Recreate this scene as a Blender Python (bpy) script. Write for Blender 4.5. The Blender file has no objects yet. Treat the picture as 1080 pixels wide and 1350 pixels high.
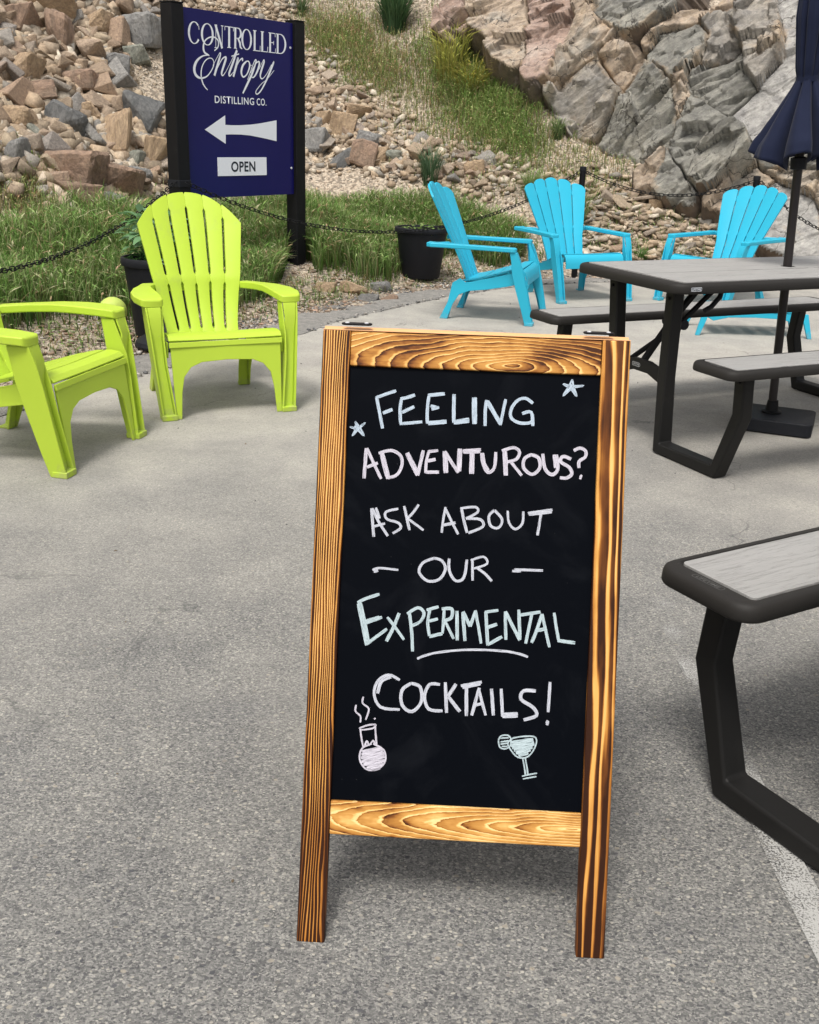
import bpy, bmesh, math, random
import numpy as np
from mathutils import Vector, Matrix, noise as mnoise

random.seed(7)
rng = np.random.default_rng(11)
scene = bpy.context.scene
COL = scene.collection

# ------------------------------------------------------------------ camera
PITCH, ROLL, CAMH, FPX = 0.355, 0.032, 1.264, 1354.0
cp, sp = math.cos(PITCH), math.sin(PITCH)
r0, f0, u0 = Vector((1, 0, 0)), Vector((0, cp, -sp)), Vector((0, sp, cp))
cr, sr = math.cos(ROLL), math.sin(ROLL)
RIGHT, UP, FWD = r0 * cr + u0 * sr, u0 * cr - r0 * sr, f0
cam_data = bpy.data.cameras.new('camera')
cam = bpy.data.objects.new('camera', cam_data)
COL.objects.link(cam)
m = Matrix.Identity(4)
for i in range(3):
    m[i][0], m[i][1], m[i][2] = RIGHT[i], UP[i], -FWD[i]
m[2][3] = CAMH
cam.matrix_world = m
cam_data.sensor_fit = 'HORIZONTAL'
cam_data.sensor_width = 36
cam_data.lens = FPX / 1080 * 36
cam_data.clip_end = 500
cam_data.clip_start = 0.05
scene.camera = cam

# ------------------------------------------------------------------ light: bright overcast day
SUN_EL, SUN_AZ = math.radians(62), math.radians(200)     # compass angle, clockwise from +Y
world = bpy.data.worlds.new('World')
scene.world = world
world.use_nodes = True
wn = world.node_tree.nodes
wl = world.node_tree.links
wn.clear()
sky = wn.new('ShaderNodeTexSky')
sky.sky_type = 'NISHITA'
sky.sun_disc = False
sky.sun_elevation = SUN_EL
sky.sun_rotation = SUN_AZ
sky.dust_density = 4.0
sky.air_density = 1.0
hsv = wn.new('ShaderNodeHueSaturation')
hsv.inputs['Saturation'].default_value = 0.22
bgn = wn.new('ShaderNodeBackground')
bgn.inputs['Strength'].default_value = 0.105
wo = wn.new('ShaderNodeOutputWorld')
wl.new(sky.outputs[0], hsv.inputs['Color'])
wl.new(hsv.outputs[0], bgn.inputs['Color'])
wl.new(bgn.outputs[0], wo.inputs['Surface'])
sd = bpy.data.lights.new('sun', 'SUN')
sd.energy = 1.5
sd.angle = math.radians(16)
sd.color = (1.0, 0.96, 0.9)
so = bpy.data.objects.new('sun', sd)
COL.objects.link(so)
sdir = Vector((math.sin(SUN_AZ) * math.cos(SUN_EL), math.cos(SUN_AZ) * math.cos(SUN_EL), math.sin(SUN_EL)))
so.rotation_euler = sdir.to_track_quat('Z', 'Y').to_euler()
scene.view_settings.view_transform = 'Standard'
scene.view_settings.look = 'None'
scene.view_settings.gamma = 1.0
scene.view_settings.use_curve_mapping = False
scene.view_settings.exposure = 0.90

# ------------------------------------------------------------------ helpers
def tag(o, label=None, cat=None, group=None, kind=None):
    if label: o['label'] = label
    if cat: o['category'] = cat
    if group: o['group'] = group
    if kind: o['kind'] = kind
    return o

def empty(name, loc=(0, 0, 0), rz=0.0, label=None, cat=None, group=None):
    o = bpy.data.objects.new(name, None)
    o.empty_display_size = 0.1
    COL.objects.link(o)
    o.location = loc
    o.rotation_euler = (0, 0, rz)
    return tag(o, label, cat, group)

class MB:
    """collects verts and faces"""
    def __init__(s): s.v = []; s.f = []
    def add(s, vs, fs):
        b = len(s.v); s.v += [tuple(p) for p in vs]; s.f += [tuple(i + b for i in f) for f in fs]; return s
    def box(s, c, d, rot=None):
        vs = []
        for x in (-.5, .5):
            for y in (-.5, .5):
                for z in (-.5, .5):
                    p = Vector((x * d[0], y * d[1], z * d[2]))
                    if rot is not None: p = rot @ p
                    vs.append(p + Vector(c))
        return s.add(vs, [(0, 1, 3, 2), (4, 6, 7, 5), (0, 4, 5, 1), (2, 3, 7, 6), (0, 2, 6, 4), (1, 5, 7, 3)])
    def prism(s, pts, off):
        n = len(pts); off = Vector(off)
        vs = [Vector(p) for p in pts] + [Vector(p) + off for p in pts]
        fs = [tuple(range(n))[::-1], tuple(range(n, 2 * n))] + [(i, (i + 1) % n, n + (i + 1) % n, n + i) for i in range(n)]
        return s.add(vs, fs)
    def loft(s, rings, closed=True, caps=True):
        n = len(rings[0]); vs = [p for r in rings for p in r]; fs = []
        for a in range(len(rings) - 1):
            for i in range(n if closed else n - 1):
                j = (i + 1) % n
                fs.append((a * n + i, a * n + j, (a + 1) * n + j, (a + 1) * n + i))
        if caps:
            fs.append(tuple(range(n))[::-1]); fs.append(tuple(range((len(rings) - 1) * n, len(rings) * n)))
        return s.add(vs, fs)
    def tube(s, pts, r, n=8, up=(0, 0, 1), w=None, h=None):
        """round tube (r) or rectangular bar (w across, h along up)"""
        pts = [Vector(p) for p in pts]; rings = []
        up = Vector(up)
        for i, p in enumerate(pts):
            a = pts[max(i - 1, 0)]; b = pts[min(i + 1, len(pts) - 1)]
            t = (b - a).normalized()
            sx = t.cross(up)
            if sx.length < 1e-4: sx = t.cross(Vector((1, 0, 0)))
            sx.normalize(); sy = sx.cross(t).normalized()
            k = 1.0
            if 0 < i < len(pts) - 1:
                c = (pts[i] - a).normalized().dot((b - pts[i]).normalized())
                k = 1 / max(math.sqrt((1 + c) / 2), .5)
            if w is None:
                rr = r[i] if isinstance(r, (list, tuple)) else r
                rings.append([p + sx * math.cos(2 * math.pi * q / n) * rr + sy * math.sin(2 * math.pi * q / n) * rr for q in range(n)])
            else:
                rings.append([p + sx * (a_ * w / 2) + sy * (b_ * h / 2 * k) for a_, b_ in ((-1, -1), (1, -1), (1, 1), (-1, 1))])
        return s.loft(rings)
    def lathe(s, prof, c=(0, 0, 0), n=32):
        rings = [[(c[0] + r * math.cos(2 * math.pi * q / n), c[1] + r * math.sin(2 * math.pi * q / n), c[2] + z) for q in range(n)] for r, z in prof]
        return s.loft(rings)
    def build(s, name, mat, parent=None, smooth=False, bevel=0, seg=2, angle=.6, fixn=True):
        me = bpy.data.meshes.new(name)
        me.from_pydata(s.v, [], s.f)
        me.update()
        if fixn:
            bm = bmesh.new(); bm.from_mesh(me)
            bmesh.ops.recalc_face_normals(bm, faces=bm.faces)
            bm.to_mesh(me); bm.free()
        if smooth or bevel:
            me.shade_smooth(); me.set_sharp_from_angle(angle=angle)
        me.materials.append(mat)
        o = bpy.data.objects.new(name, me)
        COL.objects.link(o)
        if parent is not None: o.parent = parent
        if bevel:
            b = o.modifiers.new('bevel', 'BEVEL'); b.width = bevel; b.segments = seg; b.limit_method = 'ANGLE'; b.angle_limit = .6
            b.harden_normals = True
        return o

def kids(o): return [c for c in o.children]
def copy_tree(o, parent=None):
    c = o.copy(); COL.objects.link(c)
    if parent is not None:
        c.parent = parent; c.matrix_parent_inverse = o.matrix_parent_inverse.copy()
    for ch in kids(o): copy_tree(ch, c)
    return c

# ------------------------------------------------------------------ material helpers
class NT:
    def __init__(s, name):
        s.m = bpy.data.materials.new(name); s.m.use_nodes = True
        s.t = s.m.node_tree; s.b = s.t.nodes['Principled BSDF']; s.out = s.t.nodes['Material Output']
    def n(s, typ, **kw):
        nd = s.t.nodes.new('ShaderNode' + typ)
        for k, v in kw.items():
            if k.startswith('i_'):
                key = k[2:]
                key = int(key) if key.isdigit() else key.replace('_', ' ')
                s.put(nd.inputs[key], v)
            else: setattr(nd, k, v)
        return nd
    def put(s, inp, v):
        if isinstance(v, bpy.types.NodeSocket): s.t.links.new(v, inp)
        elif isinstance(v, bpy.types.Node): s.t.links.new(v.outputs[0], inp)
        else:
            if isinstance(v, tuple) and len(v) == 3 and inp.type == 'RGBA': v = v + (1,)
            inp.default_value = v
    def math(s, op, a, b=0.0, c=None, clamp=False):
        nd = s.t.nodes.new('ShaderNodeMath'); nd.operation = op; nd.use_clamp = clamp
        s.put(nd.inputs[0], a); s.put(nd.inputs[1], b)
        if c is not None: s.put(nd.inputs[2], c)
        return nd.outputs[0]
    def mix(s, f, a, b, typ='MIX'):
        nd = s.t.nodes.new('ShaderNodeMix'); nd.data_type = 'RGBA'; nd.blend_type = typ
        s.put(nd.inputs['Factor'], f); s.put(nd.inputs['A'], a); s.put(nd.inputs['B'], b)
        return nd.outputs['Result']
    def ramp(s, f, stops, interp='LINEAR'):
        nd = s.t.nodes.new('ShaderNodeValToRGB'); s.put(nd.inputs[0], f)
        cr_ = nd.color_ramp; cr_.interpolation = interp
        while len(cr_.elements) > len(stops): cr_.elements.remove(cr_.elements[-1])
        while len(cr_.elements) < len(stops): cr_.elements.new(1)
        for e, (p, c) in zip(cr_.elements, stops):
            e.position = p
            if not isinstance(c, tuple): c = (c, c, c)
            e.color = c + (1,) if len(c) == 3 else c
        return nd.outputs[0]
    def noise(s, vec, scale, detail=4, rough=.55, dist=0.0):
        nd = s.n('TexNoise'); s.put(nd.inputs['Vector'], vec)
        nd.inputs['Scale'].default_value = scale; nd.inputs['Detail'].default_value = detail
        nd.inputs['Roughness'].default_value = rough; nd.inputs['Distortion'].default_value = dist
        return nd.outputs['Fac']
    def voro(s, vec, scale, feature='F1', out='Distance', rnd=1.0):
        nd = s.n('TexVoronoi', feature=feature); s.put(nd.inputs['Vector'], vec)
        nd.inputs['Scale'].default_value = scale; nd.inputs['Randomness'].default_value = rnd
        return nd.outputs[out]
    def obj(s): return s.n('TexCoord').outputs['Object']
    def gen(s): return s.n('TexCoord').outputs['Generated']
    def scale(s, vec, sc, loc=(0, 0, 0)):
        nd = s.n('Mapping'); s.put(nd.inputs['Vector'], vec); nd.inputs['Scale'].default_value = sc; nd.inputs['Location'].default_value = loc
        return nd.outputs[0]
    def bump(s, h, strength=.3, dist=.01, nrm=None):
        nd = s.n('Bump'); s.put(nd.inputs['Height'], h); nd.inputs['Strength'].default_value = strength; nd.inputs['Distance'].default_value = dist
        if nrm is not None: s.put(nd.inputs['Normal'], nrm)
        return nd.outputs[0]
    def done(s, col=None, rough=None, nrm=None, **kw):
        if col is not None: s.put(s.b.inputs['Base Color'], col)
        if rough is not None: s.put(s.b.inputs['Roughness'], rough)
        if nrm is not None: s.put(s.b.inputs['Normal'], nrm)
        for k, v in kw.items(): s.put(s.b.inputs[k.replace('_', ' ')], v)
        return s.m

def plastic(name, col, rough=.45, var=.12, dirt=None, bump=.05, scale=6, spec=.28, foot=None):
    t = NT(name); o = t.obj()
    n1 = t.noise(o, scale, 5, .6)
    c2 = tuple(x * (1 - var) for x in col)
    c = t.mix(n1, col, c2)
    if dirt is not None:
        d = t.ramp(t.noise(t.scale(o, (1, 1, .6)), 9, 8, .7), [(.58, 0.), (.74, 1.)])
        c = t.mix(t.math('MULTIPLY', d, .35), c, dirt)
    if foot is not None:      # dust and scuffs thrown up on the feet
        zz = t.n('SeparateXYZ', i_0=o).outputs[2]
        fz = t.math('SUBTRACT', t.noise(o, 28, 6, .7), t.math('MULTIPLY', zz, 4.5))
        c = t.mix(t.math('MULTIPLY', t.ramp(fz, [(.30, 0.), (.55, 1.)]), .6), c, foot)
        sk = t.ramp(t.noise(t.scale(o, (1, 5, 1)), 34, 5, .7), [(.66, 0.), (.70, 1.)])
        c = t.mix(t.math('MULTIPLY', sk, .25), c, foot)
    fine = t.noise(o, 350, 3)
    t.b.inputs['Specular IOR Level'].default_value = spec
    return t.done(c, t.math('MULTIPLY_ADD', n1, .15, rough - .05), t.bump(fine, bump, .002))

M = {}
M['lime'] = plastic('lime_plastic', (.43, .58, .048), .42, .10, (.30, .34, .12), foot=(.30, .31, .14))
M['blue'] = plastic('blue_plastic', (.024, .39, .55), .40, .10, (.10, .36, .42), foot=(.16, .30, .33))
M['teal_scuff'] = plastic('scuffed_plastic', (.55, .68, .14), .6, .3, (.1, .12, .03))
M['black_plastic'] = plastic('black_plastic', (.014, .015, .019), .55, .3, (.06, .06, .055), spec=.2)
M['black_metal'] = plastic('black_metal', (.007, .007, .008), .5, .3, (.03, .03, .03), spec=.18)
M['bronze_metal'] = plastic('bronze_steel', (.012, .0115, .011), .5, .2, (.03, .028, .026), .1, spec=.2)
M['bronze_plastic'] = plastic('bronze_plastic', (.025, .023, .021), .55, .15, None, .15, spec=.16)
M['dark_plastic'] = plastic('charcoal_plastic', (.035, .035, .035), .45, .15, None, .15)
M['pole_metal'] = plastic('pole_enamel', (.022, .018, .018), .35, .1)
M['bolt'] = plastic('bolt_steel', (.6, .6, .62), .3, .1)
M['hinge'] = plastic('hinge_black', (.008, .008, .01), .45, .2, spec=.12)
M['white_print'] = plastic('white_print', (.78, .80, .84), .5, .05)
M['white_text'] = plastic('white_vinyl', (.80, .82, .86), .4, .04)
M['grey_print'] = plastic('logo_grey', (.5, .5, .5), .5, .05)
M['emboss'] = plastic('moulded_relief', (.10, .098, .094), .5, .05)
M['dark_print'] = plastic('dark_vinyl', (.015, .02, .03), .5, .05)

def concrete_chip():
    t = NT('asphalt'); o = t.obj()
    near = t.n('SeparateXYZ', i_0=o).outputs
    big = t.noise(o, .9, 5, .6)
    big2 = t.noise(t.scale(o, (1, 1, 1), (7, 3, 1)), .35, 4, .55)
    # dusty film over the far half of the yard, worn through nearer the road line
    g = t.math('MULTIPLY_ADD', near[1], .25, -.36)
    dust = t.math('ADD', g, t.math('MULTIPLY_ADD', big, 1.1, -.55))
    dust = t.math('ADD', dust, t.math('MULTIPLY_ADD', big2, .9, -.45), clamp=True)
    ws = t.n('TexNoise'); t.put(ws.inputs['Vector'], o); ws.inputs['Scale'].default_value = 90
    wv = t.n('VectorMath', operation='SCALE'); t.put(wv.inputs[0], ws.outputs['Color']); wv.inputs['Scale'].default_value = .006
    ov = t.n('VectorMath', operation='ADD'); t.put(ov.inputs[0], o); t.put(ov.inputs[1], wv.outputs[0]); ov = ov.outputs[0]
    def layer(sc, stops):
        v = t.n('TexVoronoi'); t.put(v.inputs['Vector'], t.scale(ov, (1, 1.25, 1))); v.inputs['Scale'].default_value = sc
        cc = t.n('SeparateColor', i_0=v.outputs['Color']).outputs
        return v.outputs['Distance'], cc, t.ramp(cc[0], stops, 'LINEAR')
    d1, r1, base1 = layer(260, [(0, (.09, .09, .092)), (.3, (.17, .168, .16)), (.6, (.25, .245, .23)), (.9, (.36, .35, .325)), (1, (.50, .48, .43))])
    grain = t.noise(o, 520, 4, .75)
    matrix = t.mix(1.0, base1, t.ramp(grain, [(.3, .45), (.7, 1.45)]), 'MULTIPLY')
    d2, r2, base2 = layer(115, [(0, (.045, .047, .055)), (.12, (.10, .10, .105)), (.4, (.22, .215, .205)), (.7, (.34, .33, .30)), (.9, (.50, .47, .40)), (1, (.62, .58, .50))])
    on2 = t.math('MULTIPLY', t.math('GREATER_THAN', r2[1], .45), t.ramp(t.math('ADD', d2, t.math('MULTIPLY_ADD', grain, .3, -.15)), [(.34, 1.), (.42, 0.)]))
    chips = t.mix(t.math('MULTIPLY', on2, .88), matrix, base2)
    d3, r3, base3 = layer(52, [(0, (.04, .043, .055)), (.5, (.10, .10, .11)), (.7, (.42, .37, .29)), (1, (.46, .43, .37))])
    on3 = t.math('MULTIPLY', t.math('GREATER_THAN', r3[1], .78), t.ramp(t.math('ADD', d3, t.math('MULTIPLY_ADD', grain, .2, -.1)), [(.22, 1.), (.28, 0.)]))
    chips = t.mix(t.math('MULTIPLY', on3, .85), chips, base3)
    edge = t.math('MULTIPLY', on2, .8)
    fine = t.noise(o, 420, 4, .7)
    dcol = t.mix(fine, (.465, .44, .39), (.335, .317, .285))
    speck = t.ramp(t.noise(t.scale(o, (1, 1, 1)), 130, 3, .6), [(.30, .35), (.42, 1.)])
    dcol = t.mix(1.0, dcol, speck, 'MULTIPLY')
    chipsl = t.mix(1.0, t.mix(.10, chips, (.24, .235, .22)), (.82, .82, .825), 'MULTIPLY')
    f = t.math('MULTIPLY', dust, t.ramp(t.noise(o, 60, 5, .7), [(.25, .55), (.6, 1.)]), clamp=True)
    c = t.mix(f, chipsl, dcol)
    mott = t.ramp(t.noise(o, 3.5, 6, .65), [(.3, (.78, .78, .79)), (.7, (1.12, 1.11, 1.08))])
    c = t.mix(1.0, c, mott, 'MULTIPLY')
    stain = t.ramp(t.noise(t.scale(o, (1, 1, 1), (3, 9, 0)), 1.6, 6, .6), [(.60, 0.), (.72, 1.)])
    c = t.mix(t.math('MULTIPLY', stain, .18), c, (.13, .13, .14))
    hair = t.voro(t.scale(ov, (1, 1, 1), (4, 4, 0)), .8, 'DISTANCE_TO_EDGE')
    wob = t.n('VectorMath', operation='ADD'); t.put(wob.inputs[0], o)
    wsc = t.n('VectorMath', operation='SCALE'); t.put(wsc.inputs[0], t.n('TexNoise', i_Vector=o, i_Scale=4.0, i_Detail=7.0).outputs['Color']); wsc.inputs['Scale'].default_value = .5
    t.put(wob.inputs[1], wsc.outputs[0])
    hair = t.voro(wob.outputs[0], .55, 'DISTANCE_TO_EDGE')
    hl = t.math('MULTIPLY', t.ramp(hair, [(.0008, 1.), (.0032, 0.)]), t.ramp(t.noise(o, 1.1, 3), [(.48, 0.), (.56, 1.)]))
    c = t.mix(t.math('MULTIPLY', hl, .6), c, (.06, .06, .06))
    h = t.math('ADD', t.math('MULTIPLY', edge, t.math('SUBTRACT', 1.15, f)), t.math('MULTIPLY', grain, 1.1))
    return t.done(c, .9, t.bump(h, .6, .003))
M['asphalt'] = concrete_chip()

def dirt_mat(name, a, b, c_):
    t = NT(name); o = t.obj()
    n1 = t.noise(o, 1.4, 6, .6); n2 = t.noise(o, 22, 8, .75); n3 = t.voro(o, 45, out='Color')
    c = t.mix(n1, a, b)
    c = t.mix(t.ramp(n2, [(.4, 0.), (.62, 1.)]), c, c_)
    s3 = t.n('SeparateColor', i_0=n3).outputs[0]
    if name == 'crumbled_edge': s3 = t.noise(o, 130, 4, .8)
    c = t.mix(1.0, c, t.ramp(s3, [(.25, .55), (.75, 1.35)]), 'MULTIPLY')
    h = t.math('ADD', n2, t.math('MULTIPLY', s3, .5))
    return t.done(c, .95, t.bump(h, .8, .02))
M['dirt'] = dirt_mat('dirt', (.25, .19, .135), (.33, .265, .20), (.42, .36, .28))
M['edge_gravel'] = dirt_mat('crumbled_edge', (.17, .162, .15), (.26, .25, .23), (.33, .31, .28))

def rock_mat(name, cols, rnd=False, stain=False):
    t = NT(name); o = t.obj()
    o0 = o; n0 = t.noise(o, 1.7, 4, .6, .4)
    n1 = t.noise(o, 9, 9, .68, .3); n2 = t.noise(o, 45, 8, .75)
    if rnd:
        r = t.n('ObjectInfo').outputs['Random']
        base = t.ramp(r, [(i / (len(cols) - 1), c) for i, c in enumerate(cols)], 'CONSTANT' if False else 'LINEAR')
    else:
        base = t.ramp(n0, [(.32 + .36 * i / max(1, len(cols) - 1), c) for i, c in enumerate(cols)])
    light = t.mix(1.0, base, (1.30, 1.28, 1.25), 'MULTIPLY'); dark = t.mix(1.0, base, (.66, .65, .66), 'MULTIPLY')
    c = t.mix(t.ramp(n1, [(.35, 0.), (.68, 1.)]), dark, light)
    c = t.mix(t.math('MULTIPLY', t.ramp(n2, [(.45, 0.), (.7, 1.)]), .35), c, (.12, .11, .105))
    if stain:
        at = t.n('Attribute', attribute_name='edge')
        nb = t.noise(t.scale(o, (1, 1, 1), (5, 2, 1)), 1.3, 5, .65, .6)
        e = t.math('ADD', t.math('MULTIPLY', at.outputs['Fac'], .40), t.math('MULTIPLY_ADD', n1, 1.0, t.math('MULTIPLY_ADD', nb, 2.4, -1.75)), clamp=True)
        e = t.ramp(e, [(.25, 0.), (.70, 1.)])
        c = t.mix(t.math('MULTIPLY', e, .75), c, (.37, .25, .14))
        stri = t.noise(t.scale(t.n('VectorRotate', i_Vector=o, rotation_type='EULER_XYZ', i_Rotation=(0, .6, 0)).outputs[0], (3, 3, 16)), 2.2, 7, .7, .8)
        c = t.mix(t.math('MULTIPLY', t.ramp(stri, [(.52, 0.), (.62, 1.)]), .25), c, (.12, .115, .11))
        c = t.mix(t.math('MULTIPLY', t.ramp(stri, [(.30, 1.), (.42, 0.)]), .35), c, (.46, .44, .39))
        n2 = t.math('SUBTRACT', n2, t.math('MULTIPLY', stri, 1.5))
        wv = t.n('VectorMath', operation='ADD'); t.put(wv.inputs[0], o)
        wq = t.n('VectorMath', operation='SCALE'); t.put(wq.inputs[0], t.n('TexNoise', i_Vector=o, i_Scale=3.5, i_Detail=5.0).outputs['Color']); wq.inputs['Scale'].default_value = .35
        t.put(wv.inputs[1], wq.outputs[0])
        ce = t.voro(wv.outputs[0], 2.6, 'DISTANCE_TO_EDGE')
        lin = t.math('MULTIPLY', t.ramp(ce, [(.004, 1.), (.018, 0.)]), t.ramp(n0, [(.42, 0.), (.52, 1.)]))
        c = t.mix(t.math('MULTIPLY', lin, .85), c, (.03, .026, .022))
        fl = t.noise(t.scale(o, (1, 1, 1.6), (2, 2, 2)), 26, 6, .75, .6)
        c = t.mix(t.ramp(fl, [(.54, 0.), (.64, .38)]), c, (.07, .065, .06))
        c = t.mix(t.ramp(fl, [(.34, .35), (.44, 0.)]), c, (.52, .49, .43))
    # layered cracks
    w = t.voro(t.scale(o, (1, 1, 2.2)), 6 if stain else 9, 'DISTANCE_TO_EDGE')
    crack = t.ramp(t.math('ADD', w, t.math('MULTIPLY_ADD', n2, .10, -.05)), [(.0, .35), (.035, 1.)])
    h = t.math('ADD', t.math('MULTIPLY', n1, .35 if stain else 1.0), t.math('MULTIPLY', n2, .35))
    return t.done(c, .9, t.bump(h, .9, .035 if stain else .02))
TAN, BRN, GRY, DGR, RED = (.41, .325, .225), (.275, .215, .15), (.27, .265, .25), (.15, .155, .155), (.31, .20, .15)
M['stone'] = rock_mat('loose_stone', [TAN, (.35, .25, .17), BRN, (.44, .34, .24), (.36, .27, .19), (.30, .27, .23), GRY, (.36, .25, .17), (.47, .39, .30), (.24, .18, .135), TAN], rnd=True)
M['boulder_tan'] = rock_mat('tan_rock', [(.33, .23, .14), (.45, .33, .21)])
M['boulder_brown'] = rock_mat('brown_rock', [(.21, .15, .105), (.35, .235, .165)])
M['boulder_grey'] = rock_mat('grey_rock', [(.16, .16, .155), (.28, .275, .26)])
M['boulder_green'] = rock_mat('green_grey_rock', [(.17, .185, .15), (.30, .30, .25)])
M['cliff_grey'] = rock_mat('cliff_grey', [(.15, .148, .13), (.24, .235, .205), (.35, .335, .285)], stain=True)
M['cliff_red'] = rock_mat('cliff_red', [(.31, .215, .17), (.40, .29, .235), (.45, .36, .30)], stain=True)
M['cliff_tan'] = rock_mat('cliff_tan', [(.35, .275, .20), (.44, .35, .26), (.33, .31, .27)], stain=True)
M['cliff_mix'] = rock_mat('cliff_mixed', [(.22, .21, .195), (.33, .30, .255), (.42, .33, .23)], stain=True)
M['cliff_slab'] = rock_mat('cliff_slab', [(.34, .33, .31), (.41, .40, .375)], stain=True)
M['cliff_deep'] = rock_mat('cliff_recess', [(.10, .085, .07), (.2, .15, .11)], stain=False)

def leaf_mat(name, trans=.35):
    t = NT(name)
    at = t.n('Attribute', attribute_name='col')
    t.put(t.b.inputs['Base Color'], at.outputs['Color']); t.b.inputs['Roughness'].default_value = .6
    t.b.inputs['Specular IOR Level'].default_value = .25
    tr = t.n('BsdfTranslucent'); t.put(tr.inputs['Color'], at.outputs['Color'])
    mx = t.n('MixShader'); mx.inputs[0].default_value = trans
    t.t.links.new(t.b.outputs[0], mx.inputs[1]); t.t.links.new(tr.outputs[0], mx.inputs[2])
    t.t.links.new(mx.outputs[0], t.out.inputs['Surface'])
    return t.m
M['leaf'] = leaf_mat('leaf')

# ------------------------------------------------------------------ ground shape
EDGE = np.array([(-9, -12), (-5.6, -3), (-3.9, .4), (-2.7, 2.9), (-1.88, 4.5), (-1.65, 5.0), (-1.43, 5.5), (-1.01, 6.25), (-.75, 6.72),
                 (-.56, 7.25), (-.05, 8.1), (.32, 8.66), (.96, 9.35), (1.62, 9.72), (2.6, 9.95), (4.2, 10.1), (8, 9.9), (16, 9.0)], float)
def edge_dist(x, y):
    x = np.asarray(x, float); y = np.asarray(y, float)
    best = np.full(x.shape, 1e9); sg = np.ones(x.shape)
    for i in range(len(EDGE) - 1):
        a, b = EDGE[i], EDGE[i + 1]; d = b - a
        t = np.clip(((x - a[0]) * d[0] + (y - a[1]) * d[1]) / (d @ d), 0, 1)
        dx, dy = x - a[0] - d[0] * t, y - a[1] - d[1] * t
        q = np.hypot(dx, dy); cr_ = d[0] * dy - d[1] * dx
        upd = q < best - 1e-9
        best = np.where(upd, q, best); sg = np.where(upd, np.where(cr_ > 0, 1, -1), sg)
    return best * sg
def lump(x, y):
    return (np.sin(x * 2.1 + 1.3 * np.sin(y * 1.7)) * np.sin(y * 2.6 + x * .7) * .05 + np.sin(x * 5.3 + y * 3.1) * np.sin(y * 6.1 - x * 2.2) * .02
            + np.sin(x * 13 + 2 * np.sin(y * 9)) * np.sin(y * 11 - x * 5) * .008)
def ground_z(x, y):
    x = np.asarray(x, float); y = np.asarray(y, float)
    s = edge_dist(x, y)
    m1 = np.interp(x, [-1.2, .2, 2.0], [.14, .26, .52]); s1 = np.interp(x, [-1.2, .2, 2.0], [3.2, 2.5, .9])
    m2 = np.interp(x, [-1.0, 2.0, 6.0], [.78, .64, .62])
    z = m1 * np.clip(s - .45, 0, s1 - .45) + m2 * np.maximum(0, s - s1)
    z = np.where(s > .3, z + lump(x, y) * np.clip((s - .3) / 1.5, 0, 1), z)
    return np.where(s < .02, -.035, np.where(s < .3, -.01 + .02 * s, z))
def ray(px, py):
    d = (RIGHT * ((px - 540) / FPX) + UP * ((675 - py) / FPX) + FWD)
    return d
TT = np.arange(3.0, 34, .03)
def hit(px, py):
    """where the line of sight of a photo pixel meets the hillside"""
    d = ray(px, py)
    X, Y, Z = d.x * TT, d.y * TT, CAMH + d.z * TT
    k = np.argmax(Z < ground_z(X, Y) + 0.0)
    return float(X[k]), float(Y[k]), float(ground_z(X[k], Y[k])), float(TT[k])
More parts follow.
